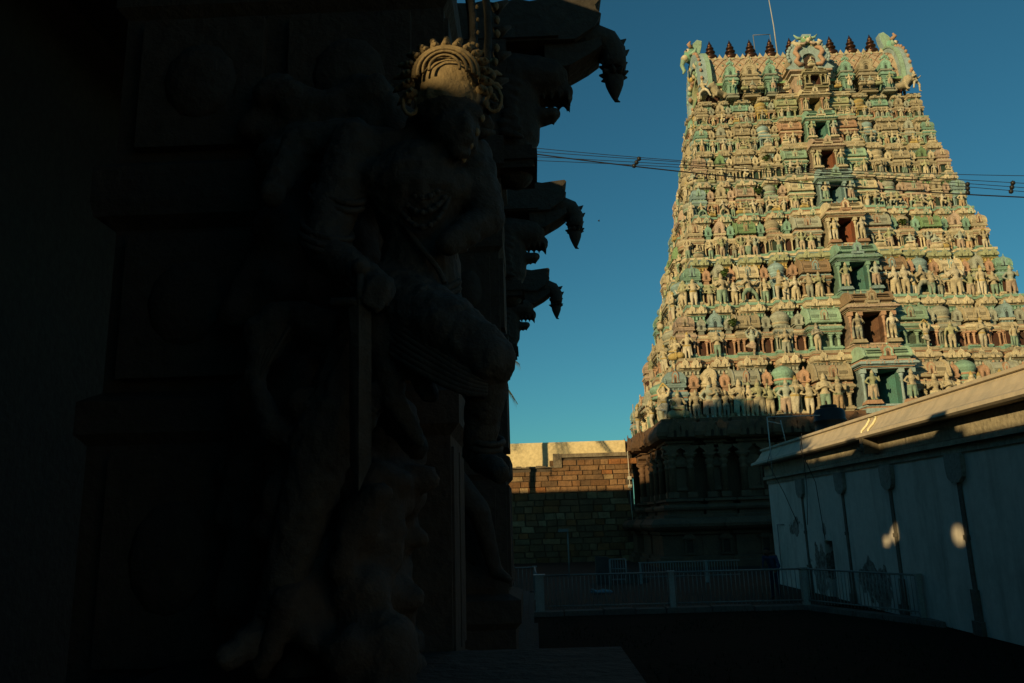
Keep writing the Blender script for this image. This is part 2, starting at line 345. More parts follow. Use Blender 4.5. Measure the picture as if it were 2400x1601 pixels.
def body(lean=0.0, zo=0.0, crown=True, belly=0.0):
    L = lean
    c = [((0,0,.47+zo),(L*.3,0,.56+zo),.088,.066), ((L*.3,0,.56+zo),(L,-.005,.69+zo),.066,.088), ((L-.095,0,.725+zo),(L+.095,0,.725+zo),.042,.042),
         ((L,0,.74+zo),(L,-.005,.80+zo),.034,.032), ((L,-.012,.842+zo),.052), ((L,-.05,.84+zo),(L,-.058,.828+zo),.014,.012),
         ((L-.058,0,.815+zo),.019), ((L+.058,0,.815+zo),.019), ((L-.055,-.05,.665+zo),(L+.055,-.05,.665+zo),.028,.028)]
    if crown: c += [((L,0,.87+zo),(L,.005,.93+zo),.052,.042), ((L,.005,.93+zo),(L,.005,.995+zo),.036,.014)]
    else: c += [((L,.01,.875+zo),.05), ((L,.03,.91+zo),.03)]
    if belly: c += [((L*.4,-.03,.56+zo),.08+belly)]
    return c
def legs(l, r, w=1.0):
    c = []
    for s, J in ((-1,l),(1,r)):
        h = (s*.045,0,.47) if len(J) < 4 else J[3]
        k, a, t = J[0], J[1], J[2]
        c += [(h,k,.062*w,.047*w), (k,a,.046*w,.03), (a,t,.028,.022)]
    return c
def arm(s, e, h, L=0.0, zo=0.0):
    return [((L+s*.115,0,.725+zo),e,.036,.03), (e,h,.03,.022), (h,.027)]
STAND = ((-.06,-.012,.26),(-.055,.005,.035),(-.065,-.065,.018)), ((.06,-.012,.26),(.055,.005,.035),(.065,-.065,.018))
SIT = ((-.2,-.05,.30),(-.03,-.14,.255),(.05,-.14,.25),(-.05,0,.30)), ((.2,-.05,.30),(.03,-.15,.27),(-.05,-.15,.26),(.05,0,.30))
def pose_list():
    P = []
    sash = [((-.1,0,.5),(-.14,.01,.12),.03,.02), ((.1,0,.5),(.14,.01,.12),.03,.02)]
    P.append(body() + legs(*STAND) + arm(-1,(-.165,-.02,.57),(-.02,-.105,.64)) + arm(1,(.165,-.02,.57),(.02,-.105,.64)))                       # 0 palms joined
    P.append(body(.02) + legs(*STAND) + arm(-1,(-.19,0,.60),(-.10,-.06,.50),.02) + arm(1,(.19,-.04,.61),(.15,-.11,.74),.02) + sash)              # 1 hand on hip
    P.append(body() + legs(*STAND) + arm(-1,(-.17,0,.57),(-.19,-.05,.42)) + arm(1,(.18,-.02,.58),(.10,-.11,.60)) + [((-.2,-.06,.42),(-.2,-.05,.05),.022,.045), ((-.2,-.05,.06),.05)])  # 2 with a club
    P.append(body(0,-.06) + legs(((-.06,-.012,.24),(-.055,0,.035),(-.065,-.065,.018),(-.045,0,.42)),((.06,-.012,.24),(.055,0,.035),(.065,-.065,.018),(.045,0,.42))) + arm(-1,(-.17,0,.82),(-.01,0,.99),0,-.06) + arm(1,(.17,0,.82),(.01,0,.99),0,-.06))  # 3 arms overhead
    P.append(body() + legs(*STAND) + arm(-1,(-.17,-.02,.58),(-.11,-.12,.63)) + arm(1,(.17,-.02,.58),(.12,-.12,.57)) + arm(-1,(-.20,.03,.66),(-.21,0,.84)) + arm(1,(.20,.03,.66),(.21,0,.84)) + sash)  # 4 four arms
    P.append(body(0,-.2) + legs(*SIT) + arm(-1,(-.17,-.02,.38),(-.02,-.11,.44),0,-.2) + arm(1,(.17,-.02,.38),(.02,-.11,.44),0,-.2) + [((-.13,-.05,.12),(.13,-.05,.12),.12,.12)])     # 5 seated, palms joined
    P.append(body(-.05,-.05) + legs(((-.17,-.03,.27),(-.19,.01,.04),(-.23,-.04,.02),(-.05,0,.43)),((.17,-.04,.28),(.24,.02,.04),(.28,-.03,.02),(.05,0,.43))) + arm(-1,(-.21,-.03,.56),(-.12,-.12,.64),-.05,-.05) + arm(1,(.13,-.03,.58),(.22,-.1,.70),-.05,-.05))  # 6 striding
    P.append(body(0,-.16) + legs(((-.16,-.08,.33),(-.02,-.14,.28),(.05,-.14,.27),(-.05,0,.33)),((.09,-.15,.33),(.10,-.14,.06),(.11,-.19,.03),(.05,0,.33))) + arm(-1,(-.18,-.02,.43),(-.17,-.12,.53),0,-.16) + arm(1,(.17,-.02,.42),(.16,-.14,.42),0,-.16) + [((-.14,0,.14),(.14,0,.14),.13,.13)])  # 7 one leg down
    P.append(body(.04) + legs(((-.06,-.012,.26),(-.045,.005,.035),(-.06,-.065,.018)),((.17,-.09,.42),(.07,-.12,.26),(.10,-.17,.22))) + arm(-1,(-.2,0,.68),(-.26,-.03,.82),.04) + arm(1,(.2,-.03,.63),(.05,-.12,.60),.04))  # 8 dancing
    P.append(body(0,-.08) + legs(((-.16,-.07,.33),(.02,-.07,.25),(.05,-.09,.24),(-.045,0,.40)),((.035,-.012,.22),(.02,0,.035),(.03,-.06,.018),(.045,0,.40)),.9) + arm(-1,(-.16,0,.80),(-.01,0,.985),0,-.08) + arm(1,(.16,0,.80),(.01,0,.985),0,-.08))  # 9 one-legged
    P.append(body(.045) + legs(((-.085,-.012,.26),(-.035,.005,.035),(-.045,-.065,.018)),((.035,-.03,.26),(.04,.005,.035),(.055,-.065,.018)),1.15) + arm(-1,(-.15,.01,.58),(-.17,-.01,.43),.045) + arm(1,(.19,-.03,.60),(.10,-.11,.68),.045) + [((-.02,.01,.45),(0,.01,.10),.10,.075)])  # 10 draped woman
    P.append(body() + legs(*STAND) + arm(-1,(-.18,-.02,.60),(-.16,-.11,.70)) + arm(1,(.17,-.02,.57),(.02,-.11,.56)) + [((-.17,-.12,.02),(-.15,-.11,1.0),.016,.016)])  # 11 holding a staff
    P.append(body(0,0,False,.03) + legs(*STAND,1.1) + arm(-1,(-.19,0,.60),(-.12,-.09,.56)) + arm(1,(.19,0,.60),(.13,-.09,.54)))          # 12 stout
    return P
FIG = []
CREAM, BEIGE, SAGE, TEAL, GREEN, BLUE, SALMON, PINK, GREY, YELLOW, BROWN = (.62,.54,.37), (.44,.38,.26), (.40,.43,.26), (.24,.42,.33), (.20,.33,.17), (.28,.41,.42), (.48,.30,.20), (.50,.38,.29), (.37,.39,.32), (.55,.41,.15), (.27,.19,.12)
MINT, DRED, DGRN, DTEAL, SKY_B, WHITE = (.31,.47,.35), (.07,.03,.022), (.028,.06,.045), (.06,.17,.15), (.33,.45,.46), (.68,.62,.48)
FIGCOL = [(CREAM, WHITE, YELLOW), (CREAM, (.30,.44,.34), CREAM), ((.46,.46,.28), CREAM, BEIGE), ((.45,.5,.42), PINK, CREAM), (WHITE, CREAM, CREAM), (CREAM, (.56,.40,.24), SAGE), (BEIGE, GREY, CREAM), (SAGE, (.55,.45,.33), CREAM)]
for i, caps in enumerate(pose_list()):
    base = sculpt(caps, .0165, 'statue_form')
    row = []
    for k, (skin, cloth, trim) in enumerate(FIGCOL):
        if (i+k) % 2 and k > 1: row.append(None); continue
        me = base.copy(); me.name = 'statue_form'
        seated = i in (5, 7)
        def fn(c, s=skin, g=cloth, t=trim, z0=(.30 if seated else .47), sit=seated):
            if c.z > z0+.41: return t
            if c.z > z0+.03: return s
            if c.z > z0-.02: return t
            if sit and c.z < .24: return t
            if c.z < .07 and not sit: return s
            return g
        row.append(paint(me, lambda c, f=fn: mul(f(c), .86), MAT['stucco']))
    FIG.append([r for r in row if r])
    bpy.data.meshes.remove(base)
def fig_mesh(rng, i=None):
    i = rng.randrange(len(FIG)) if i is None else i
    return rng.choice(FIG[i])

# ------------------------------------------------------------------ gopuram tower
TZ = [7.91,11.53,14.97,18.24,21.33,23.96,26.46,28.82,30.80]
TY = [44.5,45.5,46.5,47.4,48.3,49.0,49.7,50.4,50.9]
TW = [11.8,10.8,9.95,9.35,8.8,8.45,8.05,7.8,7.6]
TX = [19.5,19.55,19.6,19.65,19.75,19.8,19.9,20.0,20.15]
EAVE, RIDGE = 32.3, 35.1
CX, YC = 19.7, 53.2
DEP = [YC-y for y in TY]
tower = thing('temple_tower', 'tall tapering temple gateway tower crowded with painted stucco figures', 'tower', (CX, YC, 0))
PAL = [  # corner, niche, gabled, barrel, round, wing, door, door roof, dentil, base, cornice, band, column, wall, jamb
 (BLUE,  SALMON,CREAM, GREY,  TEAL,  BEIGE, SKY_B, MINT,  GREY,  BEIGE, CREAM, SALMON,CREAM, DGRN, DTEAL),
 (PINK,  GREY,  BLUE,  BEIGE, GREY,  MINT,  PINK,BROWN, TEAL,  TEAL,  CREAM, BEIGE, SALMON,DRED, (.13,.065,.04)),
 (TEAL,  SALMON,GREY,  CREAM, BLUE,  BROWN, TEAL,  TEAL,  YELLOW,CREAM, SAGE, BLUE,  BEIGE, DRED, DTEAL),
 (CREAM, TEAL,  PINK,  GREEN, BEIGE, GREY,  CREAM, CREAM, CREAM, TEAL,  CREAM,  SALMON,CREAM, DRED, (.19,.06,.03)),
 (BLUE,  PINK,  BEIGE, PINK,  GREY,  CREAM, BLUE,  BLUE,  GREEN, GREY,  CREAM, MINT,  SALMON,DGRN, (.12,.22,.24)),
 (PINK,  CREAM, GREEN, BEIGE, BEIGE, MINT,  PINK,  PINK,BLUE,  BEIGE, BEIGE, CREAM, BEIGE, DGRN, (.16,.06,.03)),
 (TEAL,  BEIGE, GREY,  BEIGE, BLUE,  SALMON,TEAL,  TEAL,  CREAM, MINT,  BEIGE, CREAM, MINT,  DRED, DTEAL),
 (BEIGE, GREY,  BEIGE, TEAL,  YELLOW,SAGE,  CREAM, CREAM, TEAL,  BEIGE, BEIGE, BEIGE, SALMON,DGRN, (.24,.20,.10)),
 (TEAL,  TEAL,  BEIGE, BEIGE, TEAL,  GREY,  BEIGE, BEIGE, CREAM, GREY,  BEIGE, CREAM, TEAL,  DRED, DRED)]
def mul(c, k): return (c[0]*k, c[1]*k, c[2]*k)

def omega(w, h, x=0, z=0, hole=False):
    o = []
    if not hole:
        o = [(-.5,0),(-.6,.04),(-.53,.12),(-.45,.2)]
        for k in range(15):
            a = radians(208 - 236*k/14); r = .47 + (.09 if k == 7 else .0); o.append((r*cos(a), .53+r*sin(a)))
        o += [(.45,.2),(.53,.12),(.6,.04),(.5,0)]
    else:
        o = [(-.15,0),(-.15,.05),(-.14,.12),(-.13,.2)]
        for k in range(15):
            a = radians(208 - 236*k/14); o.append((.16*cos(a), .40+.17*sin(a)))
        o += [(.13,.2),(.14,.12),(.15,.05),(.15,0)]
    return [(x+a*w, z+b*h) for a, b in o]
def nasi(mb, w, h, x, y0, y1, z, col, trim):
    """horseshoe gable face with a dark niche"""
    mb.extrude_xz(omega(w*.96, h*.96, x, z), y0+.04*w, y1, mul(col,.9))
    mb.strip_xz(omega(w, h, x, z), omega(w, h, x, z, True), y0, y0+.06*w, col)
    mb.strip_xz(omega(w*.8, h*.84, x, z+.03*h), omega(w*1.5, h*1.25, x, z, True), y0-.025*w, y0, trim)
    mb.extrude_xz([(x-.1*w,z),(x+.1*w,z),(x+.1*w,z+.36*h),(x,z+.48*h),(x-.1*w,z+.36*h)], y0+.025*w, y0+.05*w, mul(col,.2))
    mb.ball((x, y0+.05*w, z+1.08*h), (.11*w,.09*w,.11*h), trim, 8, 5); mb.ball((x, y0+.05*w, z+1.2*h), (.05*w,.05*w,.07*h), col, 6, 4)
def finial(mb, x, y, z, r, h, col):
    mb.lathe([(r*.5,0),(r*.9,.12*h),(r,.25*h),(r*.6,.4*h),(r*.3,.46*h),(r*.62,.55*h),(r*.5,.66*h),(r*.22,.74*h),(r*.3,.8*h),(r*.05,h)], col, 8, (x,y,z))
def column(mb, x, y, r, z0, z1, col, sh=None):
    h = z1-z0; sh = sh or col
    mb.box(x-r*1.35,x+r*1.35,y-r*1.35,y+r*1.35,z0,z0+.1*h,col)
    mb.lathe([(r*1.1,.1*h),(r*.95,.2*h),(r*.85,.62*h),(r*1.25,.68*h),(r*.9,.72*h),(r*1.0,.76*h),(r*1.6,.84*h),(r*1.1,.88*h)], sh, 8, (x,y,z0))
    mb.box(x-r*1.7,x+r*1.7,y-r*1.7,y+r*1.7,z1-.12*h,z1,col)
def entab(mb, hw, d, z0, z1, col, ov, trim, yb=0.0):
    h = z1-z0; c = d/2+yb
    P = [(.86,0),(.92,.0),(.92,.14),(.98,.14),(.98,.28),(1.03,.28),(1.03,.40),(1.10,.42),(1.13,.50),(1.12,.62),(1.06,.78),(1.02,.84),(1.02,1.0)]
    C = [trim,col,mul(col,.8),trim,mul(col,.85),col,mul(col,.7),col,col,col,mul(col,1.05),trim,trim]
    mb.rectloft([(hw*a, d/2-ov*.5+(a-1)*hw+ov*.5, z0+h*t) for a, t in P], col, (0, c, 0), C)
def shrine(kindn, w, d, h, cr, cc, ck, cw, cb, trim):
    mb = MB(); hw = w/2; ov = .06*w
    mb.box(-hw*1.05,hw*1.05,-.05*w,d,0,.028*h,cb); mb.box(-hw*.95,hw*.95,0,d,.028*h,.055*h,mul(cb,.75)); mb.box(-hw*1.02,hw*1.02,-.03*w,d,.055*h,.085*h,cb)
    rc = min(.055*w, .03*h)
    yc = rc*2.2
    mb.box(-hw*.84,hw*.84,yc+rc*1.5,d,.085*h,.335*h,cw)
    xs = [-.84,.84] + ([-.36,.36] if kindn in ('barrel','wing') else [])
    for x in xs: column(mb, x*hw, yc, rc, .085*h, .335*h, ck)
    for x in (-.5,.5):
        if kindn in ('square','gable','round'): column(mb, x*hw, yc+rc*1.6, rc*.7, .085*h, .335*h, mul(ck,.85))
    entab(mb, hw, d, .325*h, .465*h, cc, ov, trim)
    zr = .465*h
    mb.rectloft([(hw*.78,d/2-.1*w,0),(hw*.78,d/2-.1*w,.05*h)], mul(cr,.55), (0,d/2,zr)); zr = .505*h
    for x in (-.7,-.25,.25,.7): mb.box(x*hw-.03*w,x*hw+.03*w,.07*w,.12*w,.465*h,.505*h,cr)
    yh = d/2-.03*w; h0 = h; h = h*1.22
    if kindn == 'square':
        P = [(.9,.0),(1.0,.008),(1.0,.028),(.92,.034),(.96,.044),(.96,.058),(.84,.064),(.93,.085),(.99,.115),(.97,.15),(.86,.185),(.62,.215),(.3,.232),(.1,.236)]
        mb.rectloft([(hw*a, max(yh+(a-1)*hw, .1*hw*a), zr+h*t) for a, t in P], cr, (0,d/2,0), [mul(cr,1-.12*(i % 2)) for i in range(len(P))])
        nasi(mb, w*.34, .15*h, 0, .0, .25*w, zr+.07*h, trim, mul(cr,1.15))
        for sx in (-1,1):
            for k in range(3): mb.ball((sx*hw*.95,.05*w,zr+(.075+.022*k)*h), (.05*w,.05*w,.016*h), mul(cr,1.1), 6, 4)
        finial(mb, 0, d/2, zr+.23*h, .09*w, .09*h, BROWN)
    elif kindn == 'round':
        P = [(.96,0),(1.02,.01),(1.02,.025),(.92,.032),(1.0,.042),(1.06,.055),(.98,.07),(.9,.076),(1.0,.092),(1.09,.118),(1.1,.14),(1.04,.17),(.86,.2),(.55,.228),(.2,.245),(.12,.25)]
        C = [mul(cr,1-.15*(i % 2)) for i in range(len(P))]; C[4] = C[5] = trim
        mb.lathe([(hw*a, zr+h*t) for a, t in P], cr, 20, (0,d/2-.0*w,0), True, C)
        finial(mb, 0, d/2, zr+.245*h, .1*w, .1*h, trim)
    elif kindn in ('barrel','wing'):
        r = d*.52; rz = .17*h
        prof = [(d/2-r*1.05,0),(d/2-r*1.1,.012*h),(d/2-r*1.1,.03*h),(d/2-r*.98,.036*h),(d/2-r*1.02,.05*h)]
        arc = [(d/2-r*cos(t)*1.02, .05*h+rz*sin(t)) for t in [pi*k/14 for k in range(1,14)]]
        back = [(2*(d/2)-y, z) for y, z in reversed(prof)]
        sec = [(y, zr+z) for y, z in prof+arc+back]
        mb.extrude_yz(sec, -hw*.93, hw*.93, cr, False)
        big = [(d/2+(y-d/2)*1.12, zr+(z-zr)*1.12-.005*h) for y, z in sec]
        for sx in (-1,1):
            mb.extrude_yz(big, sx*hw*.9, sx*hw*1.02, mul(cr,1.1))
            mb.tube([(sx*hw*.96,d/2,zr+.23*h),(sx*hw*1.0,d/2,zr+.265*h),(sx*hw*1.08,d/2,zr+.29*h)], [.05*w,.035*w,.008*w], mul(cr,1.1), 6)
        for k in range(5 if kindn == 'barrel' else 3):
            x = (-.6+.3*k)*hw if kindn == 'barrel' else (-.5+.5*k)*hw
            finial(mb, x, d/2, zr+.215*h, .05*w if kindn == 'barrel' else .035*w, .07*h, trim if k % 2 else mul(cr,.8))
        nasi(mb, w*.22, .15*h, 0, d/2-r*1.12, d/2, zr+.035*h, trim, mul(cr,1.15))
        for x in (-.55,.55): mb.box((x-.22)*hw,(x+.22)*hw,d/2-r*1.04,d/2,zr+.075*h,zr+.115*h,mul(cr,.6))
    elif kindn == 'gable':
        mb.rectloft([(hw*.95,yh,0),(hw*1.02,yh+.03*w,.01*h),(hw*1.02,yh+.03*w,.03*h),(hw*.9,yh,.036*h)], trim, (0,d/2,zr))
        nasi(mb, w*.92, .205*h, 0, -.02*w, d, zr+.036*h, cr, mul(cr,1.12))
    elif kindn == 'niche':
        pass
    return mb
def niche(w, d, h, cr, ck, cw, cb, trim):
    mb = MB(); hw = w/2
    mb.box(-hw*1.1,hw*1.1,-.05*w,d,0,.06*h,cb)
    mb.box(-hw*.8,hw*.8,.35*w,d,.06*h,.33*h,cw)
    for x in (-.7,.7): column(mb, x*hw, .18*w, .08*w, .06*h, .33*h, ck)
    entab(mb, hw, d, .33*h, .43*h, trim, .05*w, ck)
    mb.box(-hw*.4,hw*.4,.05*w,d,.43*h,.50*h,mul(cr,.8)); mb.box(-hw*.62,hw*.62,-.02*w,d,.50*h,.52*h,cr)
    nasi(mb, w*.72, .185*h, 0, -.02*w, d*.8, .52*h, cr, mul(cr,1.15))
    return mb
def doorway(w, d, h, cc, cr, ck, jamb, trim):
    mb = MB(); hw = w/2
    mb.box(-hw*1.04,hw*1.04,-.02,d,-.05*h,.02*h,mul(cc,.9)); mb.box(-hw*.97,hw*.97,.04,d,.02*h,.05*h,mul(trim,.8)); mb.box(-hw*1.0,hw*1.0,.0,d,.05*h,.08*h,cc)
    y0 = .16*w; q = .40
    for s in (-1,1):
        a, b = sorted((s*hw*.9, s*hw*(q+.03))); mb.box(a,b,y0+.1*w,d,.08*h,.62*h,mul(cc,.55))
        a, b = sorted((s*hw*(q+.035), s*hw*q)); mb.box(a,b,y0-.06*w,d,.08*h,.60*h,jamb)
        for x in (.92,.50): column(mb, s*x*hw, .10*w, .03*w, .08*h, .62*h, ck, mul(ck,.92))
        for z in (.09,.11,.13): 
            e = .0+(.13-z)*1.2; mb.box(min(s*hw*(.99+e),s*hw*(.47-e)),max(s*hw*(.99+e),s*hw*(.47-e)),-.07*w-e*.5,y0,(z-.01)*h,(z+.008)*h,mul(trim,.95))
    mb.box(-hw*(q+.03),hw*(q+.03),y0,d,.60*h,.63*h,mul(jamb,.8))
    mb.box(-hw*(q+.02),hw*(q+.02),d*.94,d,.08*h,.60*h,(.02,.013,.01))
    x0, x1 = .05*hw, (q-.01)*hw
    mb.add([(x0,d*.9,.08*h),(x1,d*.3,.08*h),(x1,d*.3,.55*h),(x0,d*.9,.55*h),(x0+.04*hw,d*.93,.08*h),(x1+.0*hw,d*.36,.08*h),(x1,d*.36,.55*h),(x0+.04*hw,d*.93,.55*h)],
           [(0,1,2,3),(7,6,5,4),(0,4,5,1),(3,2,6,7),(1,5,6,2),(0,3,7,4)], mul(jamb,1.25))
    entab(mb, hw, d, .62*h, .75*h, cc, .03*w, trim)
    for k in range(4): nasi(mb, .11*w, .065*h, (-.78+.52*k)*hw, -.06*w, .0, .675*h, mul(cc,1.05), trim)
    zr = .75*h; dr = d*.75; r = dr*.5
    mb.rectloft([(hw*.84,r,0),(hw*.84,r,.035*h)], mul(cr,.5), (0,r+.02,zr)); zr += .035*h
    sec = [(-.02*w,zr),(-.04*w,zr+.01*h),(-.04*w,zr+.024*h),(.0,zr+.03*h)] + [(r-r*cos(t), zr+.035*h+.15*h*sin(t)) for t in [pi*k/12 for k in range(1,12)]] + [(dr,zr+.03*h),(dr,zr)]
    mb.extrude_yz(sec, -hw*.86, hw*.86, cr)
    for x in (-.5,.5): mb.box((x-.26)*hw,(x+.26)*hw,-.03*w,r,zr+.07*h,zr+.085*h,mul(cr,.6)); mb.box((x-.26)*hw,(x+.26)*hw,-.012*w,r,zr+.11*h,zr+.122*h,mul(cr,.6))
    big = [(r+(y-r)*1.12, zr+(z-zr)*1.1) for y, z in sec]
    for s in (-1,1): mb.extrude_yz(big, s*hw*.84, s*hw*.93, mul(cr,1.12))
    nasi(mb, .22*w, .17*h, 0, -.06*w, r, zr+.01*h, trim, mul(cr,1.2)); mb.box(-.15*w,.15*w,-.05*w,r,zr-.035*h,zr+.01*h,trim)
    for k in range(6): finial(mb, (-.7+.28*k)*hw, r, zr+.185*h, .03*w, .07*h, mul(trim,.9))
    return mb

BAYS = [('square',0,.105,0.0),('gap',.105,.175,-.6),('gable',.175,.255,0.04),('gap',.255,.32,-.55),('barrel',.32,.45,.18),('gap',.45,.52,-.35),('round',.52,.615,.55),('gap',.615,.685,.1),('wing',.685,.86,1.0)]
SIDE = [('gap',.17,.22,-.35),('round',.22,.34,.1),('gap',.34,.39,-.3),('barrel',.39,.61,.5),('gap',.61,.66,-.3),('round',.66,.78,.1),('gap',.78,.83,-.35)]
def outline(W, dep, s):
    pts = []; segs = []
    for k, u0, u1, p in BAYS: segs.append((-W+u0*W, -W+u1*W, p*s))
    segs.append((-.14*W, .14*W, 1.15*s))
    for k, u0, u1, p in reversed(BAYS): segs.append((W-u1*W, W-u0*W, p*s))
    for a, b, p in segs: pts += [(a,-dep-p),(b,-dep-p)]
    ss = [(-1,.17,0.0)]
    sd = [(0,.17,0.0)]+[(u0,u1,p*s) for k, u0, u1, p in SIDE]+[(.83,1,0.0)]
    for a, b, p in sd: pts += [(W+p, -dep+2*dep*a),(W+p, -dep+2*dep*b)]
    for a, b, p in reversed(sd): pts += [(-W-p, -dep+2*dep*b),(-W-p, -dep+2*dep*a)]
    o = []
    for p in pts:
        if not o or (abs(p[0]-o[-1][0])+abs(p[1]-o[-1][1])) > 1e-4: o.append(p)
    if abs(o[0][0]-o[-1][0])+abs(o[0][1]-o[-1][1]) < 1e-4: o.pop()
    return o
def offset(o, d):
    n = len(o); r = []
    for i in range(n):
        a, b, c = o[i-1], o[i], o[(i+1) % n]
        def nrm(p, q):
            dx, dy = q[0]-p[0], q[1]-p[1]; L = sqrt(dx*dx+dy*dy); return (dy/L, -dx/L)
        n1, n2 = nrm(a,b), nrm(b,c)
        if abs(n1[0]-n2[0])+abs(n1[1]-n2[1]) < 1e-4: r.append((b[0]+d*n1[0], b[1]+d*n1[1]))
        else: r.append((b[0]+d*(n1[0]+n2[0]), b[1]+d*(n1[1]+n2[1])))
    return r
def loft(mb, o, prof, cols):
    mb.rings([[(x,y,z) for x,y in offset(o,d)] for d, z in prof], cols[0], False, True, cols)

rng = random.Random(11)
_link = link
def link(name, data, parent=None, loc=(0,0,0), rz=0, sc=1.0):
    if name == 'statue' and not isinstance(sc, (tuple,list)): sc = (sc*1.16, sc*1.12, sc)
    return _link(name, data, parent, loc, rz, sc)
KUDU = {}
def kudu_mesh(col, trim):
    k = (col, trim)
    if k not in KUDU:
        m = MB(); nasi(m, 1.0, 1.0, 0, 0, .35, 0, col, trim); m.ball((0,-.02,.42),(.13,.06,.13),trim,8,4); KUDU[k] = m.mesh('horseshoe_ornament', MAT['stucco'])
    return KUDU[k]
SHEAR = {}
for t in range(8):
    h = TZ[t+1]-TZ[t]; s = TW[t]/TW[0]; s1 = TW[t+1]/TW[0]
    (c_cor,c_nic,c_gab,c_bar,c_rnd,c_win,c_dor,c_drf,c_den,c_bas,c_cor2,c_bnd,c_col,c_wal,c_jmb) = PAL[t]
    o1 = outline(TW[t+1], DEP[t+1], s1)
    dx = TX[t+1]-TX[t]
    o1 = [(x+dx,y) for x,y in o1]
    mb = MB()
    prof = [(-.22,0),(-.22,.66),(-.12,.66),(-.12,.70),(-.05,.70),(-.05,.735),(-.10,.735),(-.10,.795),(.02,.795),(.02,.812),(.09,.812),(.09,.83),(.18,.84),(.23,.855),(.23,.872),(.20,.90),(.13,.925),(.07,.935),(.13,.935),(.13,.955),(.18,.955),(.18,1.0)]
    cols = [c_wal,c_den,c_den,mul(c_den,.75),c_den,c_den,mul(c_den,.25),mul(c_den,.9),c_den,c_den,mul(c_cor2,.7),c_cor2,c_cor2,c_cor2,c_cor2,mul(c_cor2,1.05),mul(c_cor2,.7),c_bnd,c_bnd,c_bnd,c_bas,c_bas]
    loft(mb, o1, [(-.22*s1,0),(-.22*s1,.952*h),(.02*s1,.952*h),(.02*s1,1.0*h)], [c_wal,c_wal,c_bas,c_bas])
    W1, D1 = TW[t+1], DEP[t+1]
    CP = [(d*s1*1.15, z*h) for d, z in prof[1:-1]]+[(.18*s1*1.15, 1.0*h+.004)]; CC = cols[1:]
    blocks = [(-.15*W1+dx, .15*W1+dx, -D1-1.15*s1, -D1+1.0)]
    for sx in (-1,1):
        for k, u0, u1, p in BAYS:
            x0, x1 = sorted((sx*W1*(1-u0), sx*W1*(1-u1)))
            if k != 'gap': blocks.append((dx+x0, dx+x1, -D1-p*s1, -D1+1.2*s1))
            else:      # bracketed ledge between two cornices
                ya = -D1-(p+.40)*s1; mb.box(dx+x0+.02,dx+x1-.02,ya,-D1-p*s1+.1,.955*h,1.0*h-.004,c_bas); mb.box(dx+x0+.06*s1,dx+x1-.06*s1,ya+.08*s1,-D1-p*s1+.1,.925*h,.955*h,c_bnd)
                mb.ball((dx+(x0+x1)/2,ya+.22*s1,.90*h),(.16*s1,.16*s1,.035*h),c_cor2,8,5)
        for k, u0, u1, p in SIDE+[('c',0,.17,0.),('c',.83,1.,0.)]:
            y0, y1 = -D1+2*D1*u0, -D1+2*D1*u1
            if k == 'gap': mb.box(*sorted((dx+sx*(W1+p*s1-.1), dx+sx*(W1+(p+.45)*s1))), y0+.02, y1-.02, .955*h, 1.0*h-.004, c_bas)
            elif k != 'c': blocks.append((*sorted((dx+sx*(W1-1.2*s1), dx+sx*(W1+p*s1))), y0, y1))
    for bi, (xa,xb,ya,yb) in enumerate(blocks):
        e = .0015*bi; q_ = .35 if bi and bi < 12 else 1.0; R_2 = [[(xa-d*q_,ya-d-e,z),(xb+d*q_,ya-d-e,z),(xb+d*q_,yb+d,z),(xa-d*q_,yb+d,z)] for d, z in [(q[0]+e, q[1]+e*.2) for q in CP]]
        mb.rings(R_2, c_den, False, True, CC)
    st = build(mb, 'storey', MAT['stucco'], tower, (TX[t]-CX, 0, TZ[t]))
    # dentils and pilasters under the cornice
    dm = MB()
    for sx in (-1,1):
        for k, u0, u1, p in BAYS:
            x0, x1 = sorted((sx*W1*(1-u0), sx*W1*(1-u1))); n = max(2, int((x1-x0)/(.17*s1+.04)))
            for j in range(n):
                x = dx+x0+(x1-x0)*(j+.5)/n; dm.box(x-.05*s1-.012,x+.05*s1+.012,-D1-p*s1-.03*s1,-D1-p*s1+.14,.742*h,.79*h,mul(c_den,1.15))
                if j % 2 == 0: dm.box(x-.05*s1,x+.05*s1,-D1-p*s1-.275*s1,-D1-p*s1,.865*h,.91*h,mul(c_bnd,1.1),.03*s1)
            if k != 'gap':
                for f in (.1,.9):
                    x = dx+x0+(x1-x0)*f; dm.box(x-.1*s1,x+.1*s1,-D1-p*s1+.0,-D1-p*s1+.3,.5*h,.70*h,mul(c_den,1.0)); dm.box(x-.17*s1,x+.17*s1,-D1-p*s1-.04,-D1-p*s1+.3,.655*h,.70*h,c_den)
    for k, u0, u1, p in SIDE:
        y0, y1 = -D1+2*D1*u0, -D1+2*D1*u1; n = max(2, int((y1-y0)/(.2*s1+.04)))
        for j in range(n):
            y = y0+(y1-y0)*(j+.5)/n; dm.box(dx-W1-p*s1-.06*s1,dx-W1-p*s1+.12,y-.05*s1,y+.05*s1,.752*h,.795*h,mul(c_den,1.15))
    kind(build(dm, 'dentil_row', MAT['stucco'], st), 'stuff')
    # horseshoe ornaments on the cornice
    for sx in (-1,1):
        for k, u0, u1, p in BAYS:
            if k == 'gap': continue
            x0, x1 = sorted((sx*W1*(1-u0), sx*W1*(1-u1)))
            for q, f in enumerate((.24,.76)):
                cc = (c_cor2, c_nic)[q] if t in (4,5,6,7,3) else (mul(c_cor2,1.05), c_bnd)[0]
                link('horseshoe_ornament', kudu_mesh(mul(cc,1.05), c_cor2), st, (dx+x0+(x1-x0)*f, -D1-p*s1-.33*s1, .838*h), 0, (.44*s1,.3*s1,.13*h))
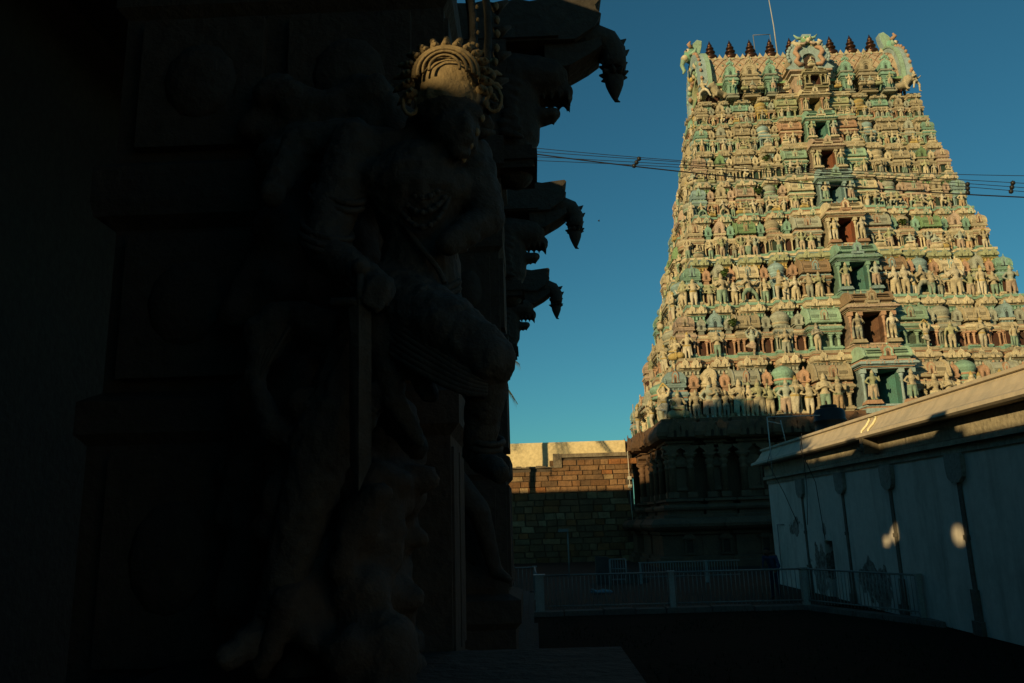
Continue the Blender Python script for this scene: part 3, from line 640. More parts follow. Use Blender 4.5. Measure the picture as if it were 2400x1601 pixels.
    for k, u0, u1, p in SIDE+[('c',0,.17,0.)]:
        if k == 'gap': continue
        for f in (.25,.75):
            y = -D1+2*D1*(u0+(u1-u0)*f); link('horseshoe_ornament', kudu_mesh(mul(c_cor2,1.05), c_cor2), st, (dx-W1-p*s1-.33*s1, y, .838*h), -pi/2, (.44*s1,.3*s1,.13*h))
    # pavilions in front of the wall
    W0, D0 = TW[t], DEP[t]; dd = D0-D1
    cm = {}
    def shr(kn, w, d):
        key = (kn, round(w,3), round(d,3))
        if key not in cm:
            cr = {'square':c_cor,'gable':c_gab,'barrel':c_bar,'round':c_rnd,'wing':c_win}[kn]
            ccn = cr if kn in ('square','wing','round') else (c_cor2 if t % 2 else cr)
            cw = c_wal if kn in ('gable','barrel') else mul(cr,.3) if kn == 'wing' else (DGRN if kn == 'round' else c_wal)
            cb = c_bas; ckk = cr if kn in ('square','round','wing') else c_col
            cm[key] = shrine(kn, w, d, h, cr, ccn, ckk, cw, cb, c_bnd if kn != 'gable' else c_cor2).mesh(kn+'_pavilion', MAT['stucco'])
        return cm[key]
    nm = {'square':'corner_pavilion','gable':'gabled_pavilion','barrel':'barrel_roofed_pavilion','round':'domed_pavilion','wing':'wing_pavilion'}
    nicheM = niche(.07*W0, dd+.75*s, h, c_nic, c_col, c_wal, c_bas, c_cor2).mesh('niche', MAT['stucco'])
    fh = h*(.58 if t == 0 else .55 if t == 2 else .48 if t == 1 else .43)
    for sx in (-1,1):
        for k, u0, u1, p in BAYS:
            xm = sx*W0*(1-(u0+u1)/2); w = W0*(u1-u0)
            if k == 'gap':
                link('niche', nicheM, st, (xm, -D0-(p+.22)*s+.02*s, 0))
                if not (t == 1 or (t in (3,5) and u0 > .4)): link('statue', fig_mesh(rng, rng.choice([0,1,2,4,10,11,12,12,8]) if t < 4 else rng.choice([0,1,5,7,2,10])), st, (xm+rng.uniform(-.1,.1), -D0-(p+.30)*s-.08*s, .0), rng.uniform(-.25,.25), fh*rng.uniform(.78,.92))
                continue
            yf = -D0-p*s+.30*s
            link(nm[k], shr(k, w*(.98 if k != 'round' else 1.0), dd+.35*s), st, (xm, yf, 0))
            n = 1
            if k == 'barrel': n = 3 if t in (0,3,4,6,7) else 1
            if k == 'wing': n = 2 if t != 1 else 1
            if k == 'round' and t in (0,2,4): n = 2
            if t == 0 and k == 'gable': n = 2
            for j in range(n):
                x = xm + (j-(n-1)/2)*w*(.34 if n == 3 else .42) + (rng.uniform(-.12,.12) if n == 1 else 0)
                big = 1.0
                if k == 'wing': x = xm + sx*w*(.15 if j else .5)*1.0; x = xm+ (-sx)*( .02 if j else -.32)*w
                pi_ = rng.choice({0:[0,1,2,4,10,11,0,1],1:[0,1,2,9,10,4],2:[4,6,8,2,1,12],3:[5,5,7,1,3,10],4:[4,6,7,1,10,8],5:[4,7,1,8,2,5],6:[5,7,1,4,8,7],7:[1,4,8,7,10,6]}[t])
                if t == 2 and k in ('gable','barrel','round'): pi_ = {('gable',-1):4,('barrel',-1):6,('round',-1):8,('gable',1):2,('barrel',1):4,('round',1):6}[(k,sx)] if not j else 12; big = 1.15 if not j else .9
                if t == 1 and k == 'barrel': pi_ = 9 if sx < 0 else 0; big = 1.1
                if t == 0 and k == 'square': pi_ = 7; big = .95
                link('statue', fig_mesh(rng, pi_), st, (x, yf-.26*s, .0), rng.uniform(-.3,.3), fh*big*rng.uniform(.92,1.08))
    # doorway with two guardians
    dw = .245*W0; pd = 1.62*s
    dmesh = doorway(dw, pd+dd-1.0*s+.6*s, h, c_dor, c_drf, c_col if t not in (0,2,4,6) else c_dor, c_jmb, c_bnd)
    build(dmesh, 'doorway', MAT['stucco'], st, (0, -D0-pd, 0))
    for sx in (-1,1):
        link('statue', fig_mesh(rng, 2 if t % 2 else 1), st, (sx*dw*.36, -D0-pd-.1*s, .138*h), 0, .46*h)
    # left flank
    SL = [('square' if False else k, u0, u1, p) for k, u0, u1, p in SIDE]
    for k, u0, u1, p in SL:
        ym = -D0+2*D0*(u0+u1)/2; w = 2*D0*(u1-u0)
        if k == 'gap':
            link('niche', nicheM, st, (-W0-p*s+.1*s, ym, 0), -pi/2)
            if u0 < .5: link('statue', fig_mesh(rng), st, (-W0-p*s-.2*s, ym, 0), -pi/2+rng.uniform(-.2,.4), fh*rng.uniform(.85,1))
            continue
        link(nm[k], shr(k, w*.96, W0-TW[t+1]+.4*s), st, (-W0-p*s+.30*s, ym, 0), -pi/2)
        if u0 < .55:
            link('statue', fig_mesh(rng), st, (-W0-p*s-.1*s, ym-.15*w, 0), -pi/2+rng.uniform(-.2,.5), fh*rng.uniform(.95,1.1))
            if k == 'round': link('statue', fig_mesh(rng), st, (-W0-p*s-.1*s, ym+.3*w, 0), -pi/2+rng.uniform(-.2,.5), fh*rng.uniform(.9,1.0))
    link('statue', fig_mesh(rng), st, (-W0-.12*s, -D0+.14*2*D0*.6, 0), -pi/2+.3, fh)
    link('statue', fig_mesh(rng), st, (-W0-.12*s, -D0+.3*s, 0), -pi/4, fh*1.02)
    link('corner_pavilion', shr('square', .11*W0*.98, dd+.35*s), st, (-W0+.11*W0*.5, DEP[t]-.3*s, 0), pi)

# ------------------------------------------------------------------ crown of the tower: barrel vault, kiosks, finials
top = link('vault_storey', None, tower, (TX[8]-CX, 0, TZ[8]))
def topdata(mb, name, loc=(0,0,0), rz=0, sc=1.0, mat='stucco'): return build(mb, name, MAT[mat], top, loc, rz, sc)
W9, D9 = TW[8]-.35, DEP[8]-.15; HE = EAVE-TZ[8]; HV = RIDGE-EAVE; HEK = 1.35
mb = MB()
mb.rectloft([(W9*.97,D9*.93,0),(W9*.97,D9*.93,.12),(W9*.93,D9*.86,.12),(W9*.93,D9*.86,HE*.52),(W9*.95,D9*.90,HE*.52),(W9*.95,D9*.90,HE*.60),(W9*.93,D9*.87,HE*.60),(W9*.93,D9*.87,HE*.84),(W9*.98,D9*.98,HE*.84),(W9*1.0,D9*1.04,HE*.88),(W9*1.0,D9*1.04,HE*1.0),(W9*.97,D9*.95,HE*1.03)],
            CREAM, cols=[GREY,GREY,DRED,DRED,CREAM,YELLOW,CREAM,BROWN,BROWN,(.24,.42,.22),(.28,.45,.24),(.24,.42,.22)])
n = 60
for i in range(n):
    x = -W9*.92+2*W9*.92*(i+.5)/n; mb.box(x-.05,x+.05,-D9*.93,-D9*.8,HE*.62,HE*.82,CREAM)
topdata(mb, 'parapet_wall')
# barrel with diamond lattice
mb = MB(); VL = W9-.45; RY = D9*.9
def vpt(x, t, off=0.0):
    return (x, -(RY+off)*cos(t)**.8 if cos(t) > 0 else (RY+off)*abs(cos(t))**.8, HE+.1+(HV+off)*sin(t))
N = 18
rows = [[vpt(x, pi*k/N) for x in (-VL,VL)] for k in range(N+1)]
vs = [p for r in rows for p in r]
mb.add(vs, [(2*k,2*k+1,2*k+3,2*k+2) for k in range(N)], (.58,.46,.32), True)
topdata(mb, 'vault_roof')
lat = MB(); step = .62; na = 6
for d in (1,-1):
    i = -8
    while i*step < 2*VL+6:
        x0 = -VL + i*step if d > 0 else VL - i*step
        for k in range(8):
            ta, tb = pi/2*(.02+.12*k), pi/2*(.02+.12*(k+1))
            xa, xb = x0+d*k*step*.5, x0+d*(k+1)*step*.5
            if abs(xa) < VL and abs(xb) < VL and k < 8:
                a, b = Vector(vpt(xa,ta,.025)), Vector(vpt(xb,tb,.025)); lat.tube([a,b], .022, (.42,.24,.15), 4, False)
        i += 2 if False else 1
    for i in range(int(2*VL/step)):
        if d > 0:
            for k in range(1,7,2):
                x = -VL+(i+.5)*step
                if k % 4 == 3: x += step*.5
                p = vpt(x, pi/2*(.02+.12*k), .04)
                if abs(x) < VL-.15: lat.ball(p, .07, MINT, 6, 4)
kind(topdata(lat, 'roof_lattice'), 'stuff')
crest = MB(); m = int(2*VL/.42)
crest.box(-VL,VL,-.42,.42,HE+HV+.02,HE+HV+.25,CREAM)
for i in range(m):
    x = -VL+.42*(i+.5)
    for y in (-.36,.36):
        crest.add([(x-.2,y-.06,HE+HV+.25),(x+.2,y-.06,HE+HV+.25),(x+.09,y-.06,HE+HV+.42),(x,y-.06,HE+HV+.60),(x-.09,y-.06,HE+HV+.42),(x-.2,y+.06,HE+HV+.25),(x+.2,y+.06,HE+HV+.25),(x+.09,y+.06,HE+HV+.42),(x,y+.06,HE+HV+.60),(x-.09,y+.06,HE+HV+.42)],
                  [(0,1,2,3,4),(9,8,7,6,5),(0,5,6,1),(1,6,7,2),(2,7,8,3),(3,8,9,4),(4,9,5,0)], CREAM)
topdata(crest, 'ridge_crest')
# copper pots along the ridge
fm = MB(); CU = (.085,.042,.026)
fm.lathe([(.30,0),(.42,.1),(.48,.25),(.44,.40),(.30,.50),(.19,.56),(.22,.60),(.33,.68),(.35,.75),(.28,.83),(.15,.88),(.17,.92),(.255,.98),(.27,1.04),(.21,1.12),(.12,1.17),(.14,1.21),(.17,1.27),(.13,1.36),(.06,1.5),(.015,1.66)], CU, 18)
fme = fm.mesh('ridge_finial', MAT['copper'])
for k in range(9):
    link('ridge_finial', fme, top, (-VL+.9+(2*VL-1.8)*k/8, 0, HE+HV+.2), 0, 1.08)
# kiosks against the vault
def kiosk(w, col, trim, hh):
    mb = MB(); hw = w/2; d = 1.1; HE = HEK
    mb.rectloft([(hw*1.1,.5,0),(hw*1.1,.5,.1),(hw*.9,.42,.1),(hw*.9,.42,.22),(hw*1.05,.48,.22),(hw*1.05,.48,.34)], mul(trim,.8), (0,.5,0))
    mb.box(-hw*.7,hw*.7,.18,d,.34,.82*HE,mul(col,.9))
    for x in (-.62,.62): mb.box(x*hw-.08,x*hw+.08,.06,.22,.34,.8*HE,col)
    z = .66*HE
    mb.rectloft([(hw*.8,.5,0),(hw*.9,.52,.06),(hw*.9,.52,.12),(hw*1.02,.56,.12),(hw*1.02,.56,.2),(hw*1.12,.6,.22),(hw*1.12,.6,.32),(hw*1.3,.7,.36),(hw*1.32,.7,.44),(hw*1.15,.62,.56),(hw*1.1,.6,.62)], col, (0,.6,z), [mul(col,1-.15*(i % 2)) for i in range(11)])
    z += .56; mb.box(-hw*.72,hw*.72,.15,1.3,z,z+.16,mul(col,.55))
    for x in (-.55,.55): mb.box(x*hw-.07,x*hw+.07,.1,.3,z,z+.22,col)
    z += .16; mb.rectloft([(hw*.95,.55,0),(hw*1.05,.6,.04),(hw*1.05,.6,.12),(hw*.9,.5,.14)], trim, (0,.62,z)); z += .13
    nasi(mb, w*1.0, hh, 0, .04, 1.8, z, col, mul(col,1.2))
    for a in range(-2,3): mb.ball((a*.1, .05, z+hh*1.1+.22-abs(a)*.08), (.08,.08,.13), mul(col,1.1), 6, 4)
    mb.ball((0,.05,z+hh*1.1+.42),(.11,.1,.12),trim,6,4)
    return mb
for u, wd, c, hh in ((-.74,.78,TEAL,.72),(-.555,1.05,BEIGE,.85),(-.36,.78,TEAL,.72),(.36,.78,TEAL,.72),(.555,1.05,BEIGE,.85),(.74,.78,TEAL,.72)):
    topdata(kiosk(wd, c, GREY if c == TEAL else BEIGE, hh), 'kiosk', (u*W9, -D9-.75, 0))
    n = 1 if c == TEAL else 3
    for j in range(n):
        link('statue', fig_mesh(rng, rng.choice([1,4,8]) if n == 1 else (7,5,7)[j]), top, (u*W9+(j-(n-1)/2)*.55, -D9-1.0, .36), rng.uniform(-.2,.2), .95)
# great horseshoe gable over the central door
mb = MB(); w = 2.9
mb.box(-1.15,1.15,-D9-1.0,0,0,HE*.95,PINK); mb.rectloft([(1.2,.6,0),(1.35,.7,.05),(1.35,.7,.16),(1.2,.6,.2)], WHITE, (0,-D9-.4,HE*.8)); mb.rectloft([(1.2,.6,0),(1.45,.8,.08),(1.45,.8,.2),(1.3,.7,.26)], PINK, (0,-D9-.4,HE*.98))
z = HE*.98+.26
mb.extrude_xz(omega(2.6,2.05,0,z), -D9-.9, 0, mul(BEIGE,.9))
mb.strip_xz(omega(2.75,2.1,0,z), omega(2.75,2.1,0,z,True), -D9-1.1, -D9-.88, SKY_B)
for sx in (-1,1):
    pts = [(sx*.42,-D9-1.16,z+.35),(sx*.75,-D9-1.2,z+.3),(sx*.95,-D9-1.2,z+.55),(sx*.72,-D9-1.2,z+.9),(sx*.95,-D9-1.2,z+1.25),(sx*.8,-D9-1.2,z+1.55),(sx*.45,-D9-1.16,z+1.65)]
    mb.tube(pts, [.1,.16,.17,.15,.17,.16,.08], SALMON, 8)
    for k in range(9):
        a = radians(-20+13*k); mb.ball((sx*1.42*cos(a), -D9-1.02, z+1.08+1.12*sin(a)), (.13,.12,.15), SKY_B, 6, 4)
mb.extrude_xz([(-.4,z),(.4,z),(.4,z+.75),(0,z+1.05),(-.4,z+.75)], -D9-1.13, -D9-1.08, (.05,.03,.025))
# monster face on its top
zf = z+1.95
mb.ball((0,-D9-.95,zf+.25),(.42,.38,.42),(.22,.42,.24),12,8); mb.ball((0,-D9-1.3,zf+.12),(.16,.2,.2),CREAM,8,6)
for sx in (-1,1):
    mb.ball((sx*.2,-D9-1.25,zf+.36),(.1,.08,.1),WHITE,8,5); mb.ball((sx*.2,-D9-1.33,zf+.36),(.045,.04,.045),(.02,.02,.02),6,4)
    mb.tube([(sx*.3,-D9-.95,zf+.5),(sx*.6,-D9-.95,zf+.55),(sx*.82,-D9-.95,zf+.8)],[.12,.1,.03],MINT,8)
    mb.tube([(sx*.2,-D9-1.1,zf-.05),(sx*.7,-D9-1.1,zf-.1),(sx*.98,-D9-1.05,zf+.15),(sx*.78,-D9-1.05,zf+.32)],[.16,.2,.14,.07],CREAM,8)
    mb.tube([(sx*.12,-D9-1.3,zf),(sx*.35,-D9-1.35,zf-.18),(sx*.55,-D9-1.3,zf-.12)],[.09,.09,.04],PINK,8)
mb.extrude_xz([(-.35,zf+.52),(.3,zf+.5),(.36,zf+.76),(-.26,zf+.78)], -D9-1.05,-D9-.75, SKY_B)
topdata(mb, 'horseshoe_gable')
link('statue', fig_mesh(rng, 5), top, (0,-D9-1.35,z), 0, 1.0)
dm = doorway(1.5, 1.6, HE*1.02, (.36,.33,.2), (.36,.33,.2), (.36,.33,.2), DRED, BEIGE)
topdata(dm, 'doorway', (.05, -D9-1.75, .0))
for sx in (-1,1): link('statue', fig_mesh(rng, 2), top, (sx*.95,-D9-1.5,.2), 0, .95); link('statue', fig_mesh(rng, 7), top, (sx*1.75,-D9-1.1,.2), 0, .9)
# end gables facing left and right with crested beast heads
def end_gable(sx):
    mb = MB(); x0, x1 = VL-.05, VL+.6
    def om(ry, zb, zt, n=17, spread=1.0):
        o = [(-ry*1.02,zb),(-ry*1.0,zb+.3)]
        for k in range(n):
            a = pi - pi*k/(n-1); o.append((ry*cos(a)*spread, HE*.95+(zt-HE*.95)*sin(a)**.85))
        return o+[(ry*1.0,zb+.3),(ry*1.02,zb)]
    A = om(D9+.3, HE*.6, HE+HV+.55); Bn = om(D9-.5, HE*.6, HE+HV-.45); Cn = om(D9*.45, HE*.6, HE+HV*.55)
    def strip(o, i, xa, xb, col):
        n = len(o); vs = [(sx*xa,y,z) for y,z in o]+[(sx*xa,y,z) for y,z in i]+[(sx*xb,y,z) for y,z in o]+[(sx*xb,y,z) for y,z in i]; fs = []
        for k in range(n-1): fs += [(k,k+1,n+k+1,n+k),(2*n+k,2*n+k+1,3*n+k+1,3*n+k),(k,k+1,2*n+k+1,2*n+k),(n+k,n+k+1,3*n+k+1,3*n+k)]
        fs += [(0,n,3*n,2*n),(n-1,2*n-1,4*n-1,3*n-1)]; mb.add(vs, fs, col)
    strip(A, Bn, x0-.1, x1, SKY_B); strip(om(D9+.38,HE*.6,HE+HV+.62), om(D9+.25,HE*.6,HE+HV+.5), x0-.16, x0+.12, MINT); strip(Bn, Cn, x0, x1-.25, SAGE)
    mb.extrude_yz([(y*.98,z) for y,z in Cn], min(sx*x0,sx*(x0+.1)), max(sx*x0,sx*(x0+.1)), (.05,.035,.03))
    r2 = random.Random(5)
    for k in range(46):
        f = r2.random(); a = pi*f; q = r2.uniform(.3,1.0); ry = D9*.5+(D9*.6)*q
        mb.ball((sx*(x1-.15+r2.uniform(-.1,.12)), ry*cos(a), HE*.95+(HV*(.55+.45*q))*sin(a)**.85), (.17,.19,.2), r2.choice([CREAM,SALMON,MINT,YELLOW]), 7, 4)
    for k in range(19):
        a = pi*(k+.5)/19; mb.ball((sx*(x1-.1),(D9+.33)*cos(a),HE*.95+(HE*.05+HV+.58)*sin(a)**.85),(.12,.15,.15),SALMON,6,4)
    for yy in (-1,1):
        for k in range(6): mb.ball((sx*(x1-.1), yy*(D9*.5), .1+.25*k), (.12,.14,.15), SALMON if k % 2 else CREAM, 6, 4)
    # beast head and its fin
    zt = HE+HV+.55; xh = x1-.1
    mb.ball((sx*xh,0,zt+.35),(.55,.5,.5),(.20,.42,.30),12,8); mb.ball((sx*(xh+.5),0,zt+.05),(.3,.34,.28),CREAM,10,6)
    mb.tube([(sx*(xh+.6),0,zt-.05),(sx*(xh+.75),0,zt-.5),(sx*(xh+.6),0,zt-.95),(sx*(xh+.72),0,zt-1.2)],[.2,.15,.14,.05],MINT,8)
    for yy in (-1,1):
        mb.ball((sx*(xh+.3),yy*.34,zt+.5),(.17,.12,.17),WHITE,8,5); mb.ball((sx*(xh+.42),yy*.4,zt+.5),(.07,.06,.08),(.02,.02,.02),6,4)
        mb.tube([(sx*xh,yy*.3,zt+.7),(sx*(xh+.25),yy*.5,zt+.95),(sx*(xh+.1),yy*.5,zt+1.15)],[.16,.15,.06],SALMON,8)
        mb.tube([(sx*(xh+.2),yy*.4,zt+.1),(sx*(xh-.1),yy*.75,zt+.15),(sx*(xh-.2),yy*.8,zt+.4)],[.15,.14,.06],MINT,8)
    fin = [(xh-.1,zt+.3),(xh-.55,zt+.1),(xh-.75,zt+.8),(xh-.8,zt+1.3),(xh-.45,zt+1.42),(xh-.12,zt+1.1),(xh+.1,zt+.8)]
    mb.extrude_xz([(sx*a,b) for a,b in fin], -.28, .28, SKY_B); mb.extrude_xz([(sx*(a*.9+(xh-.45)*.1),b*.9+(zt+.9)*.1) for a,b in fin], -.33, .33, MINT)
    return mb
for sx in (-1,1): topdata(end_gable(sx), 'end_gable')
# crouching lions and attendants at the corners
lion = sculpt([((-.55,0,.42),(.35,0,.5),.27,.33), ((.35,0,.5),(.62,0,.85),.32,.30), ((.72,0,.95),.30), ((.95,0,.88),(1.08,0,.85),.17,.13), ((.55,0,1.05),.27), ((.45,0,.75),.34),
               ((.42,.17,.4),(.5,.18,.06),.12,.09), ((.42,-.17,.4),(.5,-.18,.06),.12,.09), ((.5,.18,.06),(.66,.18,.05),.09,.07), ((.5,-.18,.06),(.66,-.18,.05),.09,.07),
               ((-.5,.2,.35),(-.35,.22,.06),.19,.1), ((-.5,-.2,.35),(-.35,-.22,.06),.19,.1), ((-.8,0,.4),(-.95,0,.75),.05,.05), ((.7,.22,1.2),.09), ((.7,-.22,1.2),.09)], .045, 'lion')
paint(lion, lambda c: mul(BEIGE,.8) if c.x < .3 else BEIGE, MAT['stucco'])
for sx in (-1,1):
    link('lion', lion, top, (sx*(W9-1.0), -D9-.5, .1), (pi+.5) if sx < 0 else -.3, .82)
    link('statue', FIG[6][0], top, (sx*(W9+.05), -D9-.6, .1), -.6*1 if sx < 0 else .6, 1.55)
# lightning rod and the lamp frame on the ridge
mb = MB(); mb.tube([(-.95,.0,HE+HV+.1),(-1.0,.0,HE+HV+3.0),(-1.2,.0,HE+HV+6.5)], [.05,.04,.03], (.45,.45,.42), 6); topdata(mb, 'lightning_rod', mat='metal')
mb = MB()
for a, b in (((-2.55,.0,0),(-2.6,0,2.25)),((-2.6,0,2.25),(-1.35,0,2.25)),((-1.35,0,2.25),(-1.3,0,0))): mb.tube([a,b], .03, (.2,.21,.2), 5)
topdata(mb, 'pipe_frame', (0,0,HE+HV+.1), mat='metal')

# ------------------------------------------------------------------ granite base of the tower
GR = (.165,.095,.055)
base = link('stone_base', None, tower, (TX[0]-CX,0,0))
Wb, Db = TW[0]+.15, DEP[0]+.1
ob = outline(Wb, Db, 1.0)
mb = MB()
Z1 = 2.45; Z2 = TZ[0]
P = [(1.1,0),(1.1,.35),(.95,.4),(.95,.55),(.75,.6),(.75,1.65),(.9,1.7),(.9,1.85),(1.25,1.95),(1.4,2.1),(1.42,2.25),(1.2,2.5),(.55,2.55),(.55,2.7),(.35,2.72),(.35,2.95),(.5,2.97),(.55,3.1),(.5,3.22),(.2,3.25),(.2,3.4),(.38,3.42),(.38,3.55),(.0,3.6),(-.15,3.62),(-.15,6.4),(.0,6.42),(.0,6.55),(.15,6.57),(.15,6.7),(.3,6.72),(.55,6.78),(.68,6.95),(.7,7.15),(.6,7.4),(.45,7.65),(.3,7.72),(.3,7.91)]
loft(mb, ob, P, [GR]*len(P))
build(mb, 'carved_plinth', MAT['stone'], base)
pil = MB(); column(pil, 0, 0, .2, 0, 1.0, GR); pil.box(-.34,.34,-.34,.34,.86,.93,GR)
pm = MB()
pm.box(-.26,.26,-.2,.2,0,.3,GR); pm.lathe([(.2,.3),(.19,1.55),(.24,1.6),(.17,1.7),(.17,1.8),(.27,1.95),(.25,2.02),(.15,2.08),(.33,2.22),(.36,2.32)], GR, 8); pm.box(-.36,.36,-.3,.3,2.32,2.42,GR)
pm.extrude_xz([(-.22,2.42),(.22,2.42),(.3,2.55),(.5,2.68),(.5,2.8),(-.5,2.8),(-.5,2.68),(-.3,2.55)], -.25, .25, GR)
pme = pm.mesh('pilaster', MAT['stone'])
for sx in (-1,1):
    for k, u0, u1, p in BAYS:
        if k == 'gap': continue
        for f in (.1,.9): link('pilaster', pme, base, (sx*Wb*(1-(u0+(u1-u0)*f)), -Db-p-.02, 3.62))
for k, u0, u1, p in SIDE+[('c',0,.17,0.)]:
    if k == 'gap': continue
    for f in (.1,.9): link('pilaster', pme, base, (-Wb-p-.02, -Db+2*Db*(u0+(u1-u0)*f), 3.62), -pi/2)
gk = MB(); nasi(gk, 1, 1, 0, 0, .35, 0, GR, GR); gkm = gk.mesh('horseshoe_ornament', MAT['stone'])
for sx in (-1,1):
    for k, u0, u1, p in BAYS:
        if k != 'gap':
            for f in (.25,.75): link('horseshoe_ornament', gkm, base, (sx*Wb*(1-(u0+(u1-u0)*f)), -Db-p-.76, 6.85), 0, (.75,.5,.85))
for k, u0, u1, p in SIDE[:4]:
    if k != 'gap':
        for f in (.25,.75): link('horseshoe_ornament', gkm, base, (-Wb-p-.76, -Db+2*Db*(u0+(u1-u0)*f), 6.85), -pi/2, (.75,.5,.85))
# niches carved between the pilasters
nb = MB(); nb.box(-.38,.38,-.12,.1,0,.12,GR); nb.box(-.3,-.22,-.1,.1,.12,.95,GR); nb.box(.22,.3,-.1,.1,.12,.95,GR); nb.rectloft([(.36,.12,0),(.45,.16,.1),(.3,.12,.3),(.12,.08,.42)],GR,(0,0,.95)); nb.box(-.22,.22,-.0,.1,.12,.95,mul(GR,.5))
nbm = nb.mesh('wall_niche', MAT['stone'])
for sx in (-1,1):
    for k, u0, u1, p in BAYS:
        if k != 'gap': link('wall_niche', nbm, base, (sx*Wb*(1-(u0+u1)/2), -Db-p+.16, 4.0), 0, 1.35); link('wall_niche', nbm, base, (sx*Wb*(1-(u0+u1)/2), -Db-p-.8, .65), 0, .8)

# ------------------------------------------------------------------ pillared hall in the left foreground
HOLE_TARGETS = [((9.08,20.65,1.98),.9,.26), ((9.08,20.65,1.98),.62,.42), ((9.08,20.6,2.0),.34,.54), ((9.08,21.35,1.82),.5,.26), ((9.08,17.70,2.02),.62,.26), ((9.08,17.70,2.02),.42,.42)]
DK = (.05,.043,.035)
MH = thing('pillared_hall', 'dark carved granite pillared hall with rearing lion brackets in the left foreground', 'building', (-2.5, 7.6, 0))
ROWX = lambda y: -.04*(y-7.63)
def to_hall(x, y, z=0): return (x+2.5, y-7.6, z)
# bracket: corbel block, drooping arm and hanging lotus bud
def bracket():
    mb = MB(); r = random.Random(9)
    tp = [(-.7+.12*i, 7.84+r.uniform(-.02,.02)) for i in range(13)]+[(.86,7.86),(.89,7.83),(.82,7.75),(.83,7.70),(.88,7.64),(.8,7.5),(.6,7.36),(-.7,7.36)]
    mb.extrude_xz(tp, -.3, .3, DK); mb.extrude_xz([(-.7,7.38),(.42,7.38),(.42,7.44),(-.7,7.44)], -.34, .34, DK)
    mb.extrude_xz([(.28,7.6),(.28,7.14),(.42,7.10),(.53,7.11),(.64,7.17),(.76,7.24),(.88,7.33),(.86,7.62)], -.22, .22, DK)
    mb.tube([(.62,0,7.47),(.82,0,7.49),(.95,0,7.44),(1.02,0,7.34),(1.02,0,7.22),(1.01,0,7.14)], [.2,.185,.165,.14,.13,.12], DK, 12, True, 1.35)
    for k, (x, z) in enumerate(((1.12,7.49),(1.145,7.36))): mb.tube([(x-.08,0,z-.03),(x,0,z),(x+.045,0,z+.04)], [.06,.035,.006], DK, 6)
    for ring, (zz, rr, tilt) in enumerate(((7.22,.105,.03),(7.10,.11,.01))):
        for k in range(9):
            a = 2*pi*(k+.5*ring)/9; mb.tube([(1.01+rr*.6*cos(a), rr*.8*sin(a), zz-.01),(1.01+rr*1.05*cos(a), rr*1.25*sin(a), zz),(1.01+(rr+.035)*1.08*cos(a),(rr+.035)*1.3*sin(a),zz+tilt)], [.04,.03,.009], DK, 5)
    mb.lathe([(.12,.4),(.115,.26),(.12,.2),(.10,.12),(.105,.06),(.095,-.01),(.07,-.08),(.04,-.15),(.008,-.21)], DK, 14, (1.01,0,7.0))
    mb.tube([(1.01,0,6.84),(1.03,0,6.80),(1.06,0,6.79)], [.03,.018,.006], DK, 6)
    return mb
brk = bracket().mesh('lotus_bracket', MAT['stone'])
# rearing lion that carries it
caps = [((-.05,-.1,7.08),(.32,-.09,7.05),.24,.2), ((-.05,.1,7.08),(.32,.09,7.05),.24,.2), ((.28,-.06,6.98),(.47,-.05,6.9),.16,.1), ((.28,.06,6.98),(.47,.05,6.9),.16,.1),
        ((-.1,0,6.95),(-.05,0,6.45),.33,.26), ((-.1,0,6.5),(-.06,0,6.05),.26,.2), ((.0,0,6.64),(.36,0,6.68),.12,.07), ((.05,-.1,6.62),(.34,-.07,6.66),.08,.05), ((.05,.1,6.62),(.34,.07,6.66),.08,.05),
        ((.2,-.2,7.15),.09), ((.2,.2,7.15),.09), ((.36,-.1,7.12),.07), ((.36,.1,7.12),.07), ((-.35,-.05,7.0),(-.35,-.05,6.3),.3,.25), ((-.35,.1,7.0),(-.35,.1,6.3),.3,.25)]
for k in range(5): caps.append(((.16+.085*k,-.13,6.86),(.17+.085*k,-.13,6.78),.03,.012)); caps.append(((.16+.085*k,.13,6.86),(.17+.085*k,.13,6.78),.03,.012))
for sy in (-.06,.06): caps.append(((.49,sy,6.86),(.53,sy,6.73),.05,.012))
for k in range(4): caps.append(((.14+.07*k,.0,6.6),(.12+.075*k,.0,6.53+.01*k),.035,.012))
for k in range(9):
    a = .5*k; caps.append(((-.15+.03*sin(a*3),-.28,7.15-.1*k),(-.02+.03*sin(a*2),-.3,7.08-.1*k),.05,.03))
yali = paint(sculpt(caps, .022, 'lion_head', 1), lambda c: DK, MAT['stone'])
def stone_fig(i):
    me = FIG[i][0].copy(); return paint(me, lambda c: DK, MAT['stone'])
SF = [stone_fig(i) for i in (6,1,4,8,11)]
